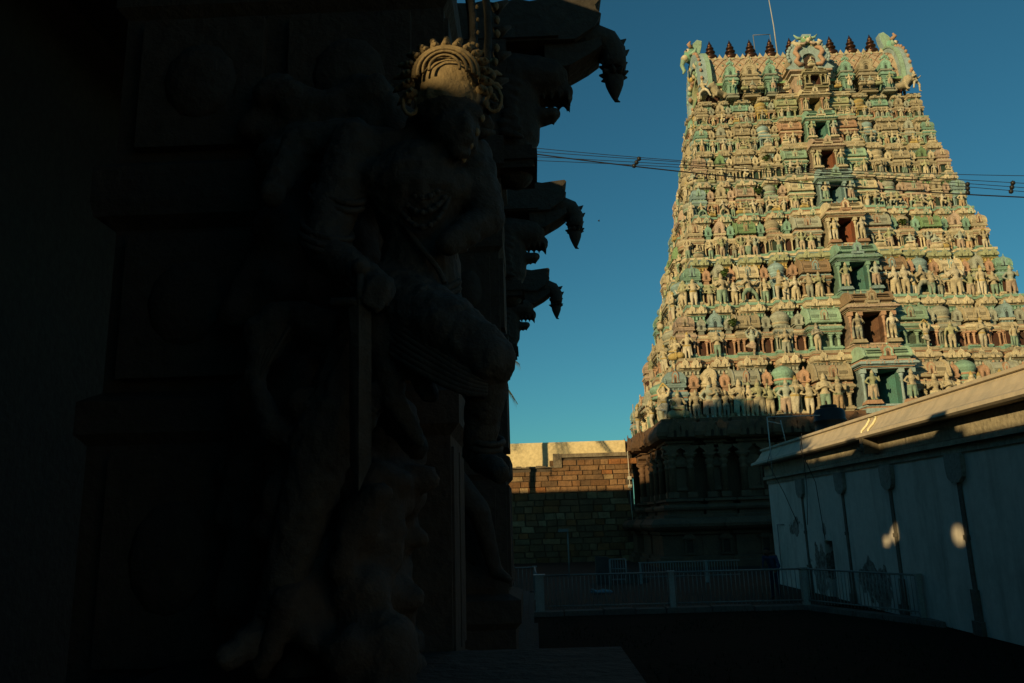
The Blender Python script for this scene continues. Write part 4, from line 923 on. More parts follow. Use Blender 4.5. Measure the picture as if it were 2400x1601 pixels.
def pillar_mesh(w0, w1, d0, d1, seed):
    mb = MB(); r = random.Random(seed)
    cx, cy, hx, hy = (w0+w1)/2, (d0+d1)/2, (w1-w0)/2, (d1-d0)/2
    P = [(1.25,0),(1.25,.5),(1.12,.55),(1.12,.8),(1.2,.85),(1.2,1.1),(1.02,1.15),(1.02,1.6),(1.12,1.66),(1.12,1.85),(.92,1.9),(.92,2.9),(1.0,2.95),(1.0,3.1),(.86,3.15),(.86,3.95),(1.0,4.0),(1.03,4.08),(1.03,4.25),(.9,4.3),(.9,5.1),(.98,5.15),(.98,5.35),(.9,5.4),(.9,5.95),(1.05,6.0),(1.05,6.3),(.92,6.35),(.92,6.9),(1.1,6.95),(1.15,7.1),(1.15,7.35)]
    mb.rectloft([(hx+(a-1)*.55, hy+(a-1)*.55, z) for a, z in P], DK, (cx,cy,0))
    # sunk panels and rosettes on the two seen faces
    for z0, z1 in ((1.95,2.85),(3.2,3.9),(4.35,5.05),(5.45,5.9)):
        for k in range(2):
            xa = cx-hx*.8+k*hx*.85; mb.box(xa,xa+hx*.7,cy-hy*.94-.03,cy-hy*.5,z0,z1,DK); mb.ball((xa+hx*.35,cy-hy-.0,(z0+z1)/2),(hx*.22,.06,min(.25,(z1-z0)*.3)),DK,10,6)
        for k in range(2):
            ya = cy-hy*.8+k*hy*.85; mb.box(cx+hx*.5,cx+hx*.94+.02,ya,ya+hy*.7,z0,z1,DK)
    return mb
fp = pillar_mesh(-1.35,-.2,-.28,.75,1).mesh('pillar', MAT['stone'])
pil_y = [7.63,12.2,16.7,-1.5,-6.1]
for i, y in enumerate(pil_y):
    x = ROWX(y)
    p = link('pillar', fp, MH, to_hall(x, y))
    link('lotus_bracket', brk, p); link('lion_head', yali, p)
    blk = MB(); blk.box(-.4,.13,-.27,.27,5.97,6.22,DK,.02); blk.box(-.4,.16,-.3,.3,6.05,6.15,DK); build(blk, 'support_block', MAT['stone'], p)
    link('carved_figure', SF[i % 5], p, (-.85,-.6,2.0), .2, 2.2)
    link('carved_figure', SF[(i+3) % 5], p, (-1.15,-.66,1.9), -.2, 1.5)
# nearest pillar with the warrior
x1 = ROWX(3.1)
p1 = link('pillar', pillar_mesh(-2.25,-.5,.45,1.15,2).mesh('pillar', MAT['stone']), MH, to_hall(x1, 3.1))
link('lotus_bracket', brk, p1, (0,.6,0)); link('lion_head', yali, p1, (0,.6,0))
def roughen(me, amp, freq):
    from mathutils import noise as nz
    N = [v.normal.copy() for v in me.vertices]; C = [v.co.copy() for v in me.vertices]; buf = []
    for p, q in zip(C, N):
        d = nz.noise(p*freq)*.6+nz.noise(p*freq*2.7)*.4+.5*abs(nz.noise(p*freq*.5)); p = p+q*(d*amp); buf += [p.x,p.y,p.z]
    me.vertices.foreach_set('co', buf)
    me.update(); return me
STN = (.058,.058,.05); LIT = (.27,.20,.105)  # LIT: paler stone painted on brow, crown and beads to strengthen the sun patch
W_ = [((-0.612, -0.05, 3.452), (-0.598, -0.08, 3.606), 0.172, 0.142), ((-0.598, -0.08, 3.606), (-0.601, -0.12, 3.814), 0.142, 0.202), ((-0.832, -0.08, 4.015), (-0.4, -0.08, 3.968), 0.107, 0.101), ((-0.532, -0.1, 3.954), (-0.481, -0.15, 4.023), 0.083, 0.078), ((-0.465, -0.17, 4.147), 0.145), ((-0.438, -0.23, 4.008), 0.096), ((-0.471, -0.14, 4.253), 0.143), ((-0.392, -0.3, 4.049), (-0.386, -0.31, 3.992), 0.019, 0.027), ((-0.432, -0.3, 3.951), (-0.374, -0.3, 3.949), 0.018, 0.018), ((-0.441, -0.3, 3.935), (-0.377, -0.3, 3.931), 0.014, 0.014), ((-0.419, -0.27, 3.913), 0.042), ((-0.441, -0.28, 4.062), 0.024), ((-0.347, -0.26, 4.069), 0.024), ((-0.473, -0.27, 4.104), (-0.41, -0.29, 4.083), 0.011, 0.011), ((-0.373, -0.28, 4.089), (-0.324, -0.24, 4.102), 0.011, 0.011), ((-0.609, -0.12, 4.112), 0.044), ((-0.326, -0.15, 4.084), 0.041), ((-0.615, -0.12, 4.034), 0.034), ((-0.733, -0.17, 3.835), (-0.641, -0.2, 3.781), 0.101, 0.083), ((-0.521, -0.2, 3.794), (-0.455, -0.17, 3.805), 0.092, 0.084), ((-0.859, -0.12, 4.016), (-0.915, -0.2, 3.737), 0.113, 0.093), ((-0.915, -0.2, 3.737), (-0.937, -0.26, 3.546), 0.093, 0.085), ((-0.937, -0.26, 3.528), (-0.71, -0.4, 3.34), 0.082, 0.056), ((-0.695, -0.42, 3.319), 0.058), ((-0.711, -0.45, 3.333), (-0.742, -0.46, 3.277), 0.017, 0.014), ((-0.698, -0.45, 3.313), (-0.726, -0.46, 3.261), 0.017, 0.014), ((-0.686, -0.45, 3.294), (-0.711, -0.46, 3.245), 0.017, 0.014), ((-0.674, -0.45, 3.275), (-0.696, -0.46, 3.229), 0.017, 0.014), ((-0.901, 0.02, 4.128), (-1.12, 0.0, 4.107), 0.093, 0.078), ((-1.12, 0.0, 4.107), (-1.195, -0.08, 3.875), 0.075, 0.052), ((-1.199, -0.1, 3.838), 0.055), ((-0.381, -0.1, 3.928), (-0.321, -0.15, 3.679), 0.09, 0.071), ((-0.321, -0.15, 3.679), (-0.466, -0.26, 3.536), 0.068, 0.049), ((-0.704, -0.12, 3.363), (-0.464, -0.32, 3.183), 0.151, 0.128), ((-0.464, -0.32, 3.183), (-0.318, -0.4, 3.063), 0.128, 0.096), ((-0.311, -0.41, 3.054), 0.09), ((-0.32, -0.38, 3.023), (-0.37, -0.26, 2.749), 0.078, 0.055), ((-0.37, -0.26, 2.734), (-0.289, -0.4, 2.669), 0.049, 0.034), ((-0.728, -0.08, 3.322), (-0.949, -0.15, 2.825), 0.17, 0.122), ((-0.949, -0.15, 2.825), (-1.135, -0.1, 2.178), 0.119, 0.072), ((-1.143, -0.1, 2.156), (-1.24, -0.25, 2.085), 0.069, 0.043), ((-1.169, -0.05, 3.309), (-1.262, -0.08, 3.078), 0.084, 0.031), ((-1.238, -0.05, 3.276), (-1.228, -0.1, 3.039), 0.07, 0.024), ((-1.228, -0.1, 3.048), (-1.156, -0.12, 2.875), 0.034, 0.051), ((-1.156, -0.12, 2.875), (-0.989, -0.15, 2.81), 0.051, 0.075), ((-0.715, -0.24, 3.212), (-0.673, -0.24, 2.949), 0.066, 0.043), ((-0.673, -0.24, 2.949), (-0.592, -0.2, 2.808), 0.043, 0.027), ((-0.628, -0.28, 3.15), (-0.544, -0.26, 2.966), 0.055, 0.036), ((-0.733, -0.22, 2.987), (-0.784, -0.2, 2.862), 0.05, 0.027), ((-0.946, -0.1, 3.254), (-1.1, -0.05, 3.325), 0.076, 0.07)]
ORN = [([(-0.802, -0.2, 3.751), (-0.803, -0.231, 3.73), (-0.816, -0.258, 3.716), (-0.839, -0.278, 3.709), (-0.869, -0.289, 3.711), (-0.903, -0.289, 3.722), (-0.937, -0.278, 3.739), (-0.967, -0.258, 3.763), (-0.99, -0.231, 3.788), (-1.003, -0.2, 3.814), (-1.003, -0.169, 3.836), (-0.991, -0.142, 3.851), (-0.967, -0.122, 3.858), (-0.935, -0.111, 3.856), (-0.899, -0.111, 3.845), (-0.864, -0.122, 3.826), (-0.834, -0.142, 3.802), (-0.812, -0.169, 3.776), (-0.802, -0.2, 3.751)], [0.013, 0.013, 0.013, 0.013, 0.013, 0.013, 0.013, 0.013, 0.013, 0.013, 0.013, 0.014, 0.014, 0.014, 0.014, 0.014, 0.014, 0.013, 0.013]), ([(-0.808, -0.2, 3.72), (-0.81, -0.231, 3.699), (-0.823, -0.258, 3.685), (-0.847, -0.278, 3.679), (-0.878, -0.289, 3.681), (-0.912, -0.289, 3.692), (-0.947, -0.278, 3.71), (-0.979, -0.258, 3.733), (-1.002, -0.231, 3.759), (-1.015, -0.2, 3.784), (-1.016, -0.169, 3.805), (-1.003, -0.142, 3.82), (-0.979, -0.122, 3.827), (-0.946, -0.111, 3.824), (-0.909, -0.111, 3.813), (-0.872, -0.122, 3.794), (-0.841, -0.142, 3.77), (-0.819, -0.169, 3.744), (-0.808, -0.2, 3.72)], [0.013, 0.013, 0.013, 0.013, 0.013, 0.013, 0.013, 0.013, 0.013, 0.013, 0.013, 0.014, 0.014, 0.014, 0.014, 0.014, 0.014, 0.013, 0.013]), ([(-0.835, -0.25, 3.582), (-0.836, -0.281, 3.563), (-0.848, -0.308, 3.549), (-0.869, -0.328, 3.543), (-0.896, -0.339, 3.545), (-0.928, -0.339, 3.555), (-0.96, -0.328, 3.571), (-0.989, -0.308, 3.593), (-1.012, -0.281, 3.616), (-1.025, -0.25, 3.64), (-1.026, -0.219, 3.66), (-1.015, -0.192, 3.674), (-0.994, -0.172, 3.68), (-0.964, -0.161, 3.678), (-0.93, -0.161, 3.667), (-0.896, -0.172, 3.65), (-0.867, -0.192, 3.628), (-0.846, -0.219, 3.604), (-0.835, -0.25, 3.582)], [0.013, 0.013, 0.013, 0.013, 0.013, 0.013, 0.013, 0.013, 0.013, 0.013, 0.013, 0.013, 0.013, 0.013, 0.013, 0.013, 0.013, 0.013, 0.013]), ([(-0.841, -0.26, 3.547), (-0.841, -0.291, 3.528), (-0.853, -0.318, 3.515), (-0.873, -0.338, 3.509), (-0.901, -0.349, 3.511), (-0.933, -0.349, 3.521), (-0.965, -0.338, 3.537), (-0.994, -0.318, 3.558), (-1.016, -0.291, 3.581), (-1.029, -0.26, 3.604), (-1.031, -0.229, 3.624), (-1.02, -0.202, 3.637), (-0.999, -0.182, 3.644), (-0.969, -0.171, 3.641), (-0.935, -0.171, 3.631), (-0.902, -0.182, 3.614), (-0.873, -0.202, 3.592), (-0.852, -0.229, 3.569), (-0.841, -0.26, 3.547)], [0.013, 0.013, 0.013, 0.013, 0.013, 0.013, 0.013, 0.013, 0.013, 0.013, 0.013, 0.013, 0.013, 0.013, 0.013, 0.013, 0.013, 0.013, 0.013]), ([(-0.849, -0.26, 3.524), (-0.849, -0.291, 3.505), (-0.86, -0.318, 3.492), (-0.879, -0.338, 3.486), (-0.906, -0.349, 3.488), (-0.936, -0.349, 3.497), (-0.967, -0.338, 3.513), (-0.996, -0.318, 3.534), (-1.017, -0.291, 3.556), (-1.03, -0.26, 3.579), (-1.032, -0.229, 3.598), (-1.022, -0.202, 3.612), (-1.001, -0.182, 3.618), (-0.973, -0.171, 3.616), (-0.941, -0.171, 3.606), (-0.908, -0.182, 3.59), (-0.88, -0.202, 3.568), (-0.859, -0.229, 3.546), (-0.849, -0.26, 3.524)], [0.013, 0.013, 0.013, 0.013, 0.013, 0.013, 0.013, 0.013, 0.013, 0.013, 0.013, 0.013, 0.013, 0.013, 0.013, 0.013, 0.013, 0.013, 0.013]), ([(-0.778, -0.34, 3.413), (-0.777, -0.366, 3.375), (-0.781, -0.387, 3.346), (-0.789, -0.398, 3.33), (-0.799, -0.398, 3.332), (-0.81, -0.387, 3.35), (-0.82, -0.366, 3.381), (-0.826, -0.34, 3.42), (-0.827, -0.314, 3.459), (-0.823, -0.293, 3.489), (-0.815, -0.282, 3.506), (-0.804, -0.282, 3.504), (-0.793, -0.293, 3.485), (-0.783, -0.314, 3.452), (-0.778, -0.34, 3.413)], [0.011, 0.011, 0.011, 0.011, 0.011, 0.011, 0.011, 0.011, 0.011, 0.011, 0.011, 0.011, 0.011, 0.011, 0.011]), ([(-0.751, -0.34, 3.392), (-0.75, -0.366, 3.354), (-0.754, -0.387, 3.325), (-0.762, -0.398, 3.31), (-0.773, -0.398, 3.311), (-0.783, -0.387, 3.329), (-0.793, -0.366, 3.36), (-0.798, -0.34, 3.399), (-0.799, -0.314, 3.437), (-0.795, -0.293, 3.468), (-0.787, -0.282, 3.484), (-0.776, -0.282, 3.483), (-0.765, -0.293, 3.464), (-0.756, -0.314, 3.431), (-0.751, -0.34, 3.392)], [0.011, 0.011, 0.011, 0.011, 0.011, 0.011, 0.011, 0.011, 0.011, 0.011, 0.011, 0.011, 0.011, 0.011, 0.011]), ([(-0.728, -0.34, 3.373), (-0.728, -0.366, 3.335), (-0.732, -0.387, 3.307), (-0.74, -0.398, 3.292), (-0.751, -0.398, 3.293), (-0.761, -0.387, 3.311), (-0.77, -0.366, 3.341), (-0.776, -0.34, 3.38), (-0.776, -0.314, 3.418), (-0.772, -0.293, 3.448), (-0.764, -0.282, 3.465), (-0.753, -0.282, 3.463), (-0.742, -0.293, 3.444), (-0.733, -0.314, 3.412), (-0.728, -0.34, 3.373)], [0.011, 0.011, 0.011, 0.011, 0.011, 0.011, 0.011, 0.011, 0.011, 0.011, 0.011, 0.011, 0.011, 0.011, 0.011]), ([(-0.279, -0.28, 2.785), (-0.284, -0.31, 2.776), (-0.3, -0.335, 2.77), (-0.322, -0.348, 2.769), (-0.347, -0.348, 2.772), (-0.371, -0.335, 2.78), (-0.388, -0.31, 2.789), (-0.395, -0.28, 2.8), (-0.391, -0.25, 2.809), (-0.375, -0.225, 2.815), (-0.352, -0.212, 2.816), (-0.325, -0.212, 2.813), (-0.301, -0.225, 2.805), (-0.285, -0.25, 2.795), (-0.279, -0.28, 2.785)], [0.011, 0.011, 0.011, 0.011, 0.011, 0.011, 0.011, 0.011, 0.011, 0.012, 0.012, 0.012, 0.012, 0.011, 0.011]), ([(-0.289, -0.27, 2.763), (-0.294, -0.3, 2.754), (-0.31, -0.325, 2.749), (-0.332, -0.338, 2.748), (-0.357, -0.338, 2.751), (-0.381, -0.325, 2.758), (-0.398, -0.3, 2.768), (-0.405, -0.27, 2.778), (-0.401, -0.24, 2.787), (-0.386, -0.215, 2.793), (-0.362, -0.202, 2.794), (-0.336, -0.202, 2.79), (-0.312, -0.215, 2.783), (-0.295, -0.24, 2.773), (-0.289, -0.27, 2.763)], [0.011, 0.011, 0.011, 0.011, 0.011, 0.011, 0.011, 0.011, 0.011, 0.012, 0.012, 0.012, 0.012, 0.011, 0.011]), ([(-1.024, -0.11, 2.225), (-1.023, -0.145, 2.221), (-1.037, -0.173, 2.222), (-1.064, -0.188, 2.225), (-1.098, -0.188, 2.231), (-1.133, -0.173, 2.238), (-1.163, -0.145, 2.245), (-1.182, -0.11, 2.251), (-1.185, -0.075, 2.255), (-1.171, -0.047, 2.255), (-1.143, -0.032, 2.252), (-1.107, -0.032, 2.246), (-1.07, -0.047, 2.238), (-1.041, -0.075, 2.23), (-1.024, -0.11, 2.225)], [0.014, 0.014, 0.013, 0.013, 0.013, 0.013, 0.014, 0.014, 0.014, 0.014, 0.014, 0.014, 0.014, 0.014, 0.014]), ([(-1.031, -0.11, 2.198), (-1.03, -0.145, 2.195), (-1.044, -0.173, 2.196), (-1.071, -0.188, 2.199), (-1.105, -0.188, 2.205), (-1.14, -0.173, 2.212), (-1.17, -0.145, 2.219), (-1.188, -0.11, 2.224), (-1.191, -0.075, 2.227), (-1.178, -0.047, 2.228), (-1.15, -0.032, 2.224), (-1.114, -0.032, 2.218), (-1.078, -0.047, 2.211), (-1.048, -0.075, 2.203), (-1.031, -0.11, 2.198)], [0.014, 0.014, 0.013, 0.013, 0.013, 0.013, 0.014, 0.014, 0.014, 0.014, 0.014, 0.014, 0.014, 0.014, 0.014]), ([(-0.729, -0.24, 3.313), (-0.618, -0.34, 3.213), (-0.502, -0.4, 3.119), (-0.394, -0.44, 3.033), (-0.32, -0.44, 2.994)], [0.011, 0.014, 0.014, 0.012, 0.008]), ([(-0.729, -0.24, 3.288), (-0.618, -0.34, 3.189), (-0.502, -0.4, 3.098), (-0.394, -0.44, 3.017), (-0.32, -0.44, 2.983)], [0.011, 0.014, 0.014, 0.012, 0.008]), ([(-0.729, -0.24, 3.262), (-0.618, -0.34, 3.165), (-0.502, -0.4, 3.077), (-0.394, -0.44, 3.001), (-0.321, -0.44, 2.971)], [0.011, 0.014, 0.014, 0.012, 0.008]), ([(-0.728, -0.24, 3.237), (-0.618, -0.34, 3.141), (-0.502, -0.4, 3.056), (-0.394, -0.44, 2.985), (-0.321, -0.44, 2.96)], [0.011, 0.014, 0.014, 0.012, 0.008]), ([(-0.728, -0.24, 3.212), (-0.618, -0.34, 3.117), (-0.503, -0.4, 3.035), (-0.395, -0.44, 2.969), (-0.321, -0.44, 2.949)], [0.011, 0.014, 0.014, 0.012, 0.008]), ([(-0.728, -0.24, 3.187), (-0.618, -0.34, 3.093), (-0.503, -0.4, 3.014), (-0.395, -0.44, 2.954), (-0.321, -0.44, 2.938)], [0.011, 0.014, 0.014, 0.012, 0.008]), ([(-0.728, -0.24, 3.162), (-0.618, -0.34, 3.069), (-0.503, -0.4, 2.994), (-0.395, -0.44, 2.938), (-0.322, -0.44, 2.927)], [0.011, 0.014, 0.014, 0.012, 0.008]), ([(-0.762, -0.18, 3.435), (-0.683, -0.24, 3.376), (-0.582, -0.26, 3.349), (-0.487, -0.24, 3.365), (-0.434, -0.18, 3.414)], [0.013, 0.013, 0.013, 0.013, 0.013]), ([(-0.761, -0.18, 3.407), (-0.683, -0.24, 3.348), (-0.582, -0.26, 3.322), (-0.487, -0.24, 3.338), (-0.435, -0.18, 3.386)], [0.013, 0.013, 0.013, 0.013, 0.013]), ([(-0.761, -0.18, 3.379), (-0.683, -0.24, 3.321), (-0.582, -0.26, 3.295), (-0.487, -0.24, 3.311), (-0.435, -0.18, 3.358)], [0.013, 0.013, 0.013, 0.013, 0.013]), ([(-0.749, -0.18, 3.896), (-0.65, -0.25, 3.778), (-0.562, -0.28, 3.716), (-0.482, -0.25, 3.771), (-0.428, -0.18, 3.883)], [0.01, 0.01, 0.01, 0.01, 0.01]), ([(-0.749, -0.18, 3.911), (-0.65, -0.25, 3.731), (-0.562, -0.28, 3.656), (-0.482, -0.25, 3.724), (-0.427, -0.18, 3.898)], [0.01, 0.01, 0.01, 0.01, 0.01]), ([(-0.749, -0.18, 3.926), (-0.65, -0.25, 3.684), (-0.562, -0.28, 3.597), (-0.482, -0.25, 3.678), (-0.427, -0.18, 3.913)], [0.01, 0.01, 0.01, 0.01, 0.01]), ([(-0.762, -0.2, 3.86), (-0.634, -0.24, 3.62), (-0.519, -0.24, 3.459), (-0.486, -0.24, 3.389)], [0.012, 0.011, 0.011, 0.011]), ([(-0.796, -0.24, 3.181), (-0.889, -0.24, 2.988), (-0.947, -0.22, 2.833)], [0.01, 0.011, 0.007]), ([(-0.776, -0.24, 3.174), (-0.873, -0.24, 2.988), (-0.934, -0.22, 2.839)], [0.01, 0.011, 0.007]), ([(-0.757, -0.24, 3.167), (-0.857, -0.24, 2.987), (-0.921, -0.22, 2.845)], [0.01, 0.011, 0.007]), ([(-0.737, -0.24, 3.159), (-0.841, -0.24, 2.987), (-0.909, -0.22, 2.851)], [0.01, 0.011, 0.007]), ([(-0.718, -0.24, 3.152), (-0.825, -0.24, 2.986), (-0.896, -0.22, 2.857)], [0.01, 0.011, 0.007]), ([(-0.699, -0.24, 3.145), (-0.809, -0.24, 2.986), (-0.884, -0.22, 2.863)], [0.01, 0.011, 0.007]), ([(-1.204, -0.1, 3.28), (-1.229, -0.11, 3.14), (-1.245, -0.11, 3.055)], [0.01, 0.01, 0.005]), ([(-1.18, -0.1, 3.28), (-1.217, -0.11, 3.14), (-1.24, -0.11, 3.055)], [0.01, 0.01, 0.005]), ([(-1.156, -0.1, 3.279), (-1.205, -0.11, 3.139), (-1.235, -0.11, 3.055)], [0.01, 0.01, 0.005]), ([(-1.132, -0.1, 3.278), (-1.193, -0.11, 3.139), (-1.23, -0.11, 3.055)], [0.01, 0.01, 0.005]), ([(-1.108, -0.1, 3.277), (-1.181, -0.11, 3.138), (-1.225, -0.11, 3.055)], [0.01, 0.01, 0.005])]
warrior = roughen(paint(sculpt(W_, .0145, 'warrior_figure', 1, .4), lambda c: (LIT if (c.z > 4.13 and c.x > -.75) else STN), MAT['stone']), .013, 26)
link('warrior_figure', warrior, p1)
jw = MB()
for pts, rad in ORN:
    P_ = [Vector(q) for q in pts]; n_ = len(P_)
    if n_ < 10:      # smooth the sweep of sashes and chains
        fine, fr_ = [], []
        for k in range(n_-1):
            a, b, c, d = P_[max(k-1,0)], P_[k], P_[k+1], P_[min(k+2,n_-1)]
            for q in range(6):
                f = q/6; fine.append(.5*((2*b)+(c-a)*f+(2*a-5*b+4*c-d)*f*f+(3*b-a-3*c+d)*f**3)); fr_.append(rad[k]*(1-f)+rad[k+1]*f)
        fine.append(P_[-1]); fr_.append(rad[-1]); P_, rad = fine, fr_
    jw.tube(P_, list(rad), STN, 7)
    if n_ == 5 and rad[0] < .0125 and P_[0].z > 3.5:
        for q in P_[::2]: jw.ball((q.x,q.y-.006,q.z), .013, STN, 6, 4)
kind(build(jw, 'jewellery', MAT['stone'], p1), 'stuff'); jw = MB()
# flat straight blade with a raised spine, cross guard and pommel
jw.add([(-.80,-.44,3.28),(-.76,-.462,3.28),(-.72,-.44,3.28),(-.76,-.42,3.28),(-.805,-.36,2.72),(-.768,-.382,2.62),(-.73,-.36,2.72),(-.768,-.34,2.66)], [(0,1,5,4),(1,2,6,5),(2,3,7,6),(3,0,4,7),(0,3,2,1),(4,5,6,7)], STN)
jw.tube([(-.86,-.44,3.27),(-.66,-.44,3.27)], .018, STN, 6); jw.ball((-.76,-.43,3.40), .035, STN, 8, 6); jw.tube([(-.76,-.44,3.27),(-.76,-.43,3.39)], .018, STN, 6)
build(jw, 'sword', MAT['stone'], p1)
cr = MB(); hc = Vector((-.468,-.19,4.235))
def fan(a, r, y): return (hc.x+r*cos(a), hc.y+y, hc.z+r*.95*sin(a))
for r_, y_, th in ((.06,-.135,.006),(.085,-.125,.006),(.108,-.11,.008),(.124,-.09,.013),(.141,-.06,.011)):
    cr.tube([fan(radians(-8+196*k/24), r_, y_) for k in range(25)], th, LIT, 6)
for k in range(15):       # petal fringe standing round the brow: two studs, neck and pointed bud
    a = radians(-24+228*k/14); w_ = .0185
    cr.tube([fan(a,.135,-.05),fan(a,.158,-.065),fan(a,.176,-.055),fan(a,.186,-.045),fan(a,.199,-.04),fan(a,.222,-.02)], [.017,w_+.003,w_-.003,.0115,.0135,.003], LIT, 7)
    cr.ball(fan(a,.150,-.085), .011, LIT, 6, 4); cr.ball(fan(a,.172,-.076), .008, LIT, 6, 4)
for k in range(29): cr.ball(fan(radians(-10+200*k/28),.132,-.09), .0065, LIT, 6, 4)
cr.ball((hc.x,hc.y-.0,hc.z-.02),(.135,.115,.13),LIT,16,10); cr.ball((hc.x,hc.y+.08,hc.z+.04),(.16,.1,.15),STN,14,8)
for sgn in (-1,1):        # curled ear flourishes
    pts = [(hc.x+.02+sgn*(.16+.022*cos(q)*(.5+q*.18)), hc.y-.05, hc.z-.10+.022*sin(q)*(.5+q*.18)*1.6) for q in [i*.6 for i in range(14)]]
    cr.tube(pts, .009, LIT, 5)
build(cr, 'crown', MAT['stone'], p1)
# beaded arch round the figure
ar = MB(); ac = (-1.035-x1, 2.86-3.1, 4.47); RA = .92
arc = [(ac[0]+RA*cos(q), ac[1], ac[2]+RA*1.15*sin(q)) for q in [radians(-32+6*i) for i in range(23)]]
ar.tube(arc, .016, STN, 6); ar.tube([(ac[0]+(x-ac[0])*.93, y+.03, ac[2]+(z-ac[2])*.93) for x,y,z in arc], .02, STN, 6)
for i in range(40):
    q = radians(-32+3.3*i); rr = RA+.035
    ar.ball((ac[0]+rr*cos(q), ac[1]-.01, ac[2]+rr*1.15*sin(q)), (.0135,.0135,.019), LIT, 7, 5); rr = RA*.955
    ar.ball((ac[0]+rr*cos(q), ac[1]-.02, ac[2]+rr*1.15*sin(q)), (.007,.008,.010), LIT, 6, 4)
for i in range(1,21): q = radians(-30+6*i); ar.tube([(ac[0]+(RA+.03)*cos(q),ac[1]+.05,ac[2]+(RA+.03)*1.15*sin(q)),(ac[0]+(RA+.09)*cos(q+.03),ac[1]+.06,ac[2]+(RA+.09)*1.15*sin(q+.03))],[.03,.008],STN,5)
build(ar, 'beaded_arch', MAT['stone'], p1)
rr_ = random.Random(6); rc = []
for i in range(240):      # dense weathered relief behind and below the figure
    x = rr_.uniform(-1.4,-.72); z = rr_.uniform(1.95,4.6); a = rr_.uniform(0,pi); L = rr_.uniform(.08,.3); z = z if i % 3 else rr_.uniform(1.95,3.0); y = .42+rr_.uniform(-.12,.06)-(rr_.uniform(.1,.5) if z < 3.0 and x > -1.15 else 0)
    rc.append(((x,y,z),(x+L*cos(a)*.6,y+rr_.uniform(-.08,.05),z-L*abs(sin(a))),rr_.uniform(.05,.12),rr_.uniform(.03,.07)))
link('relief', roughen(paint(sculpt(rc, .03, 'relief', 1), lambda c: DK, MAT['stone']), .03, 9), p1)

ped = MB(); ped.rectloft([(.85,.45,0),(.85,.45,1.2),(.95,.55,1.25),(.95,.55,1.5),(.8,.42,1.55),(.8,.42,1.75),(.92,.5,1.8),(.92,.5,1.98)], DK, (-.75,.0,0)); build(ped, 'pedestal', MAT['stone'], p1)
# floor plinth, roof, unseen rear wall with holes added to throw sun patches
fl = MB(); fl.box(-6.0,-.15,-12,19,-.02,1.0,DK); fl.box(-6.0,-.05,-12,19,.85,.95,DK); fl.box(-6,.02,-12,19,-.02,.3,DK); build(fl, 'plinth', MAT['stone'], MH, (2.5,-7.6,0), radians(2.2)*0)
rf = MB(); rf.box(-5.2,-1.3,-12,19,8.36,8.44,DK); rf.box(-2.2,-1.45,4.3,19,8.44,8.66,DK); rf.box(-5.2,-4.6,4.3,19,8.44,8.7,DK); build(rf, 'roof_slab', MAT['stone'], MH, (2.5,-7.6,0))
bm_ = MB()
for y0, y1 in ((-12,-7.3),(-5,-2.6),(-.4,2.4),(4.9,6.9),(8.4,11.5),(12.9,16),(17.4,19)): bm_.box(-1.35,-.75,y0,y1,6.95,7.3,DK)
bm_.box(-2.1,-1.5,-12,19,7.9,8.36,DK)
build(bm_, 'beam', MAT['stone'], MH, (2.5,-7.6,0))
wl = MB(); HOLES = []
def sun_back(P, X):
    L = (P[0]-X)/sin(SUN_AZ); return (P[1]-L*cos(SUN_AZ), P[2]+L*math.tan(SUN_EL))
HOLE_TARGETS += [((-.30,2.72,4.32),.40,.28), ((-.12,2.82,4.52),.2,.62), ((-.69,3.28,2.44),.16,.42)]
for P, dy, dz in HOLE_TARGETS: 
    y, z = sun_back(P, -5.0); HOLES.append((y-dy/2, y+dy/2, z-dz/2, z+dz/2))
ys = sorted({-12.0, 19.0} | {round(v,4) for h in HOLES for v in h[:2]})
for a, b in zip(ys, ys[1:]):
    m_ = (a+b)/2; gaps = sorted((h[2],h[3]) for h in HOLES if h[0] < m_ < h[1]); z = 0
    for g0, g1 in gaps:
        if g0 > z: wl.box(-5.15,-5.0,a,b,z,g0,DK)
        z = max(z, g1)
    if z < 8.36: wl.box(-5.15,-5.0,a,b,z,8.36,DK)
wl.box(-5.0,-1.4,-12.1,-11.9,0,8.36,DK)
build(wl, 'sun_hole_wall', MAT['stone'], MH, (2.5,-7.6,0))

# ------------------------------------------------------------------ railings
PG = (.26,.27,.25)
def bar(name, a, b, r, parent, col=PG, mat='metal', n=6):
    mb = MB(); mb.tube([a,b], r, col, n, True); return build(mb, name, MAT[mat], parent)
balm = MB(); balm.tube([(0,0,0),(0,0,1)], .011, (.32,.31,.28), 5); BAL = balm.mesh('baluster', MAT['metal'])
pom = MB(); PP = (.36,.37,.34); pom.box(-.06,.06,-.06,.06,0,1.08,PP,.005); pom.box(-.08,.08,-.08,.08,1.06,1.1,PP); POST = pom.mesh('post', MAT['metal'])
def railing(name, label, pts, z0, z1, posts, step=.115, midrail=False):
    o = thing(name, label, 'railing', (pts[0][0], pts[0][1], 0)); X0, Y0 = pts[0]
    for (xa,ya),(xb,yb) in zip(pts, pts[1:]):
        bar('top_rail', (xa-X0,ya-Y0,z1), (xb-X0,yb-Y0,z1), .024, o); bar('bottom_rail', (xa-X0,ya-Y0,z0), (xb-X0,yb-Y0,z0), .02, o)
        L = sqrt((xb-xa)**2+(yb-ya)**2); n = int(L/step)
        for i in range(1,n): link('baluster', BAL, o, (xa-X0+(xb-xa)*i/n, ya-Y0+(yb-ya)*i/n, z0-.07 if z0 > .12 else z0-.05), 0, (1,1,z1-z0+.06))
    for x, y, s in posts: link('post', POST, o, (x-X0,y-Y0,0), 0, (s,s,z1/1.06))
    return o
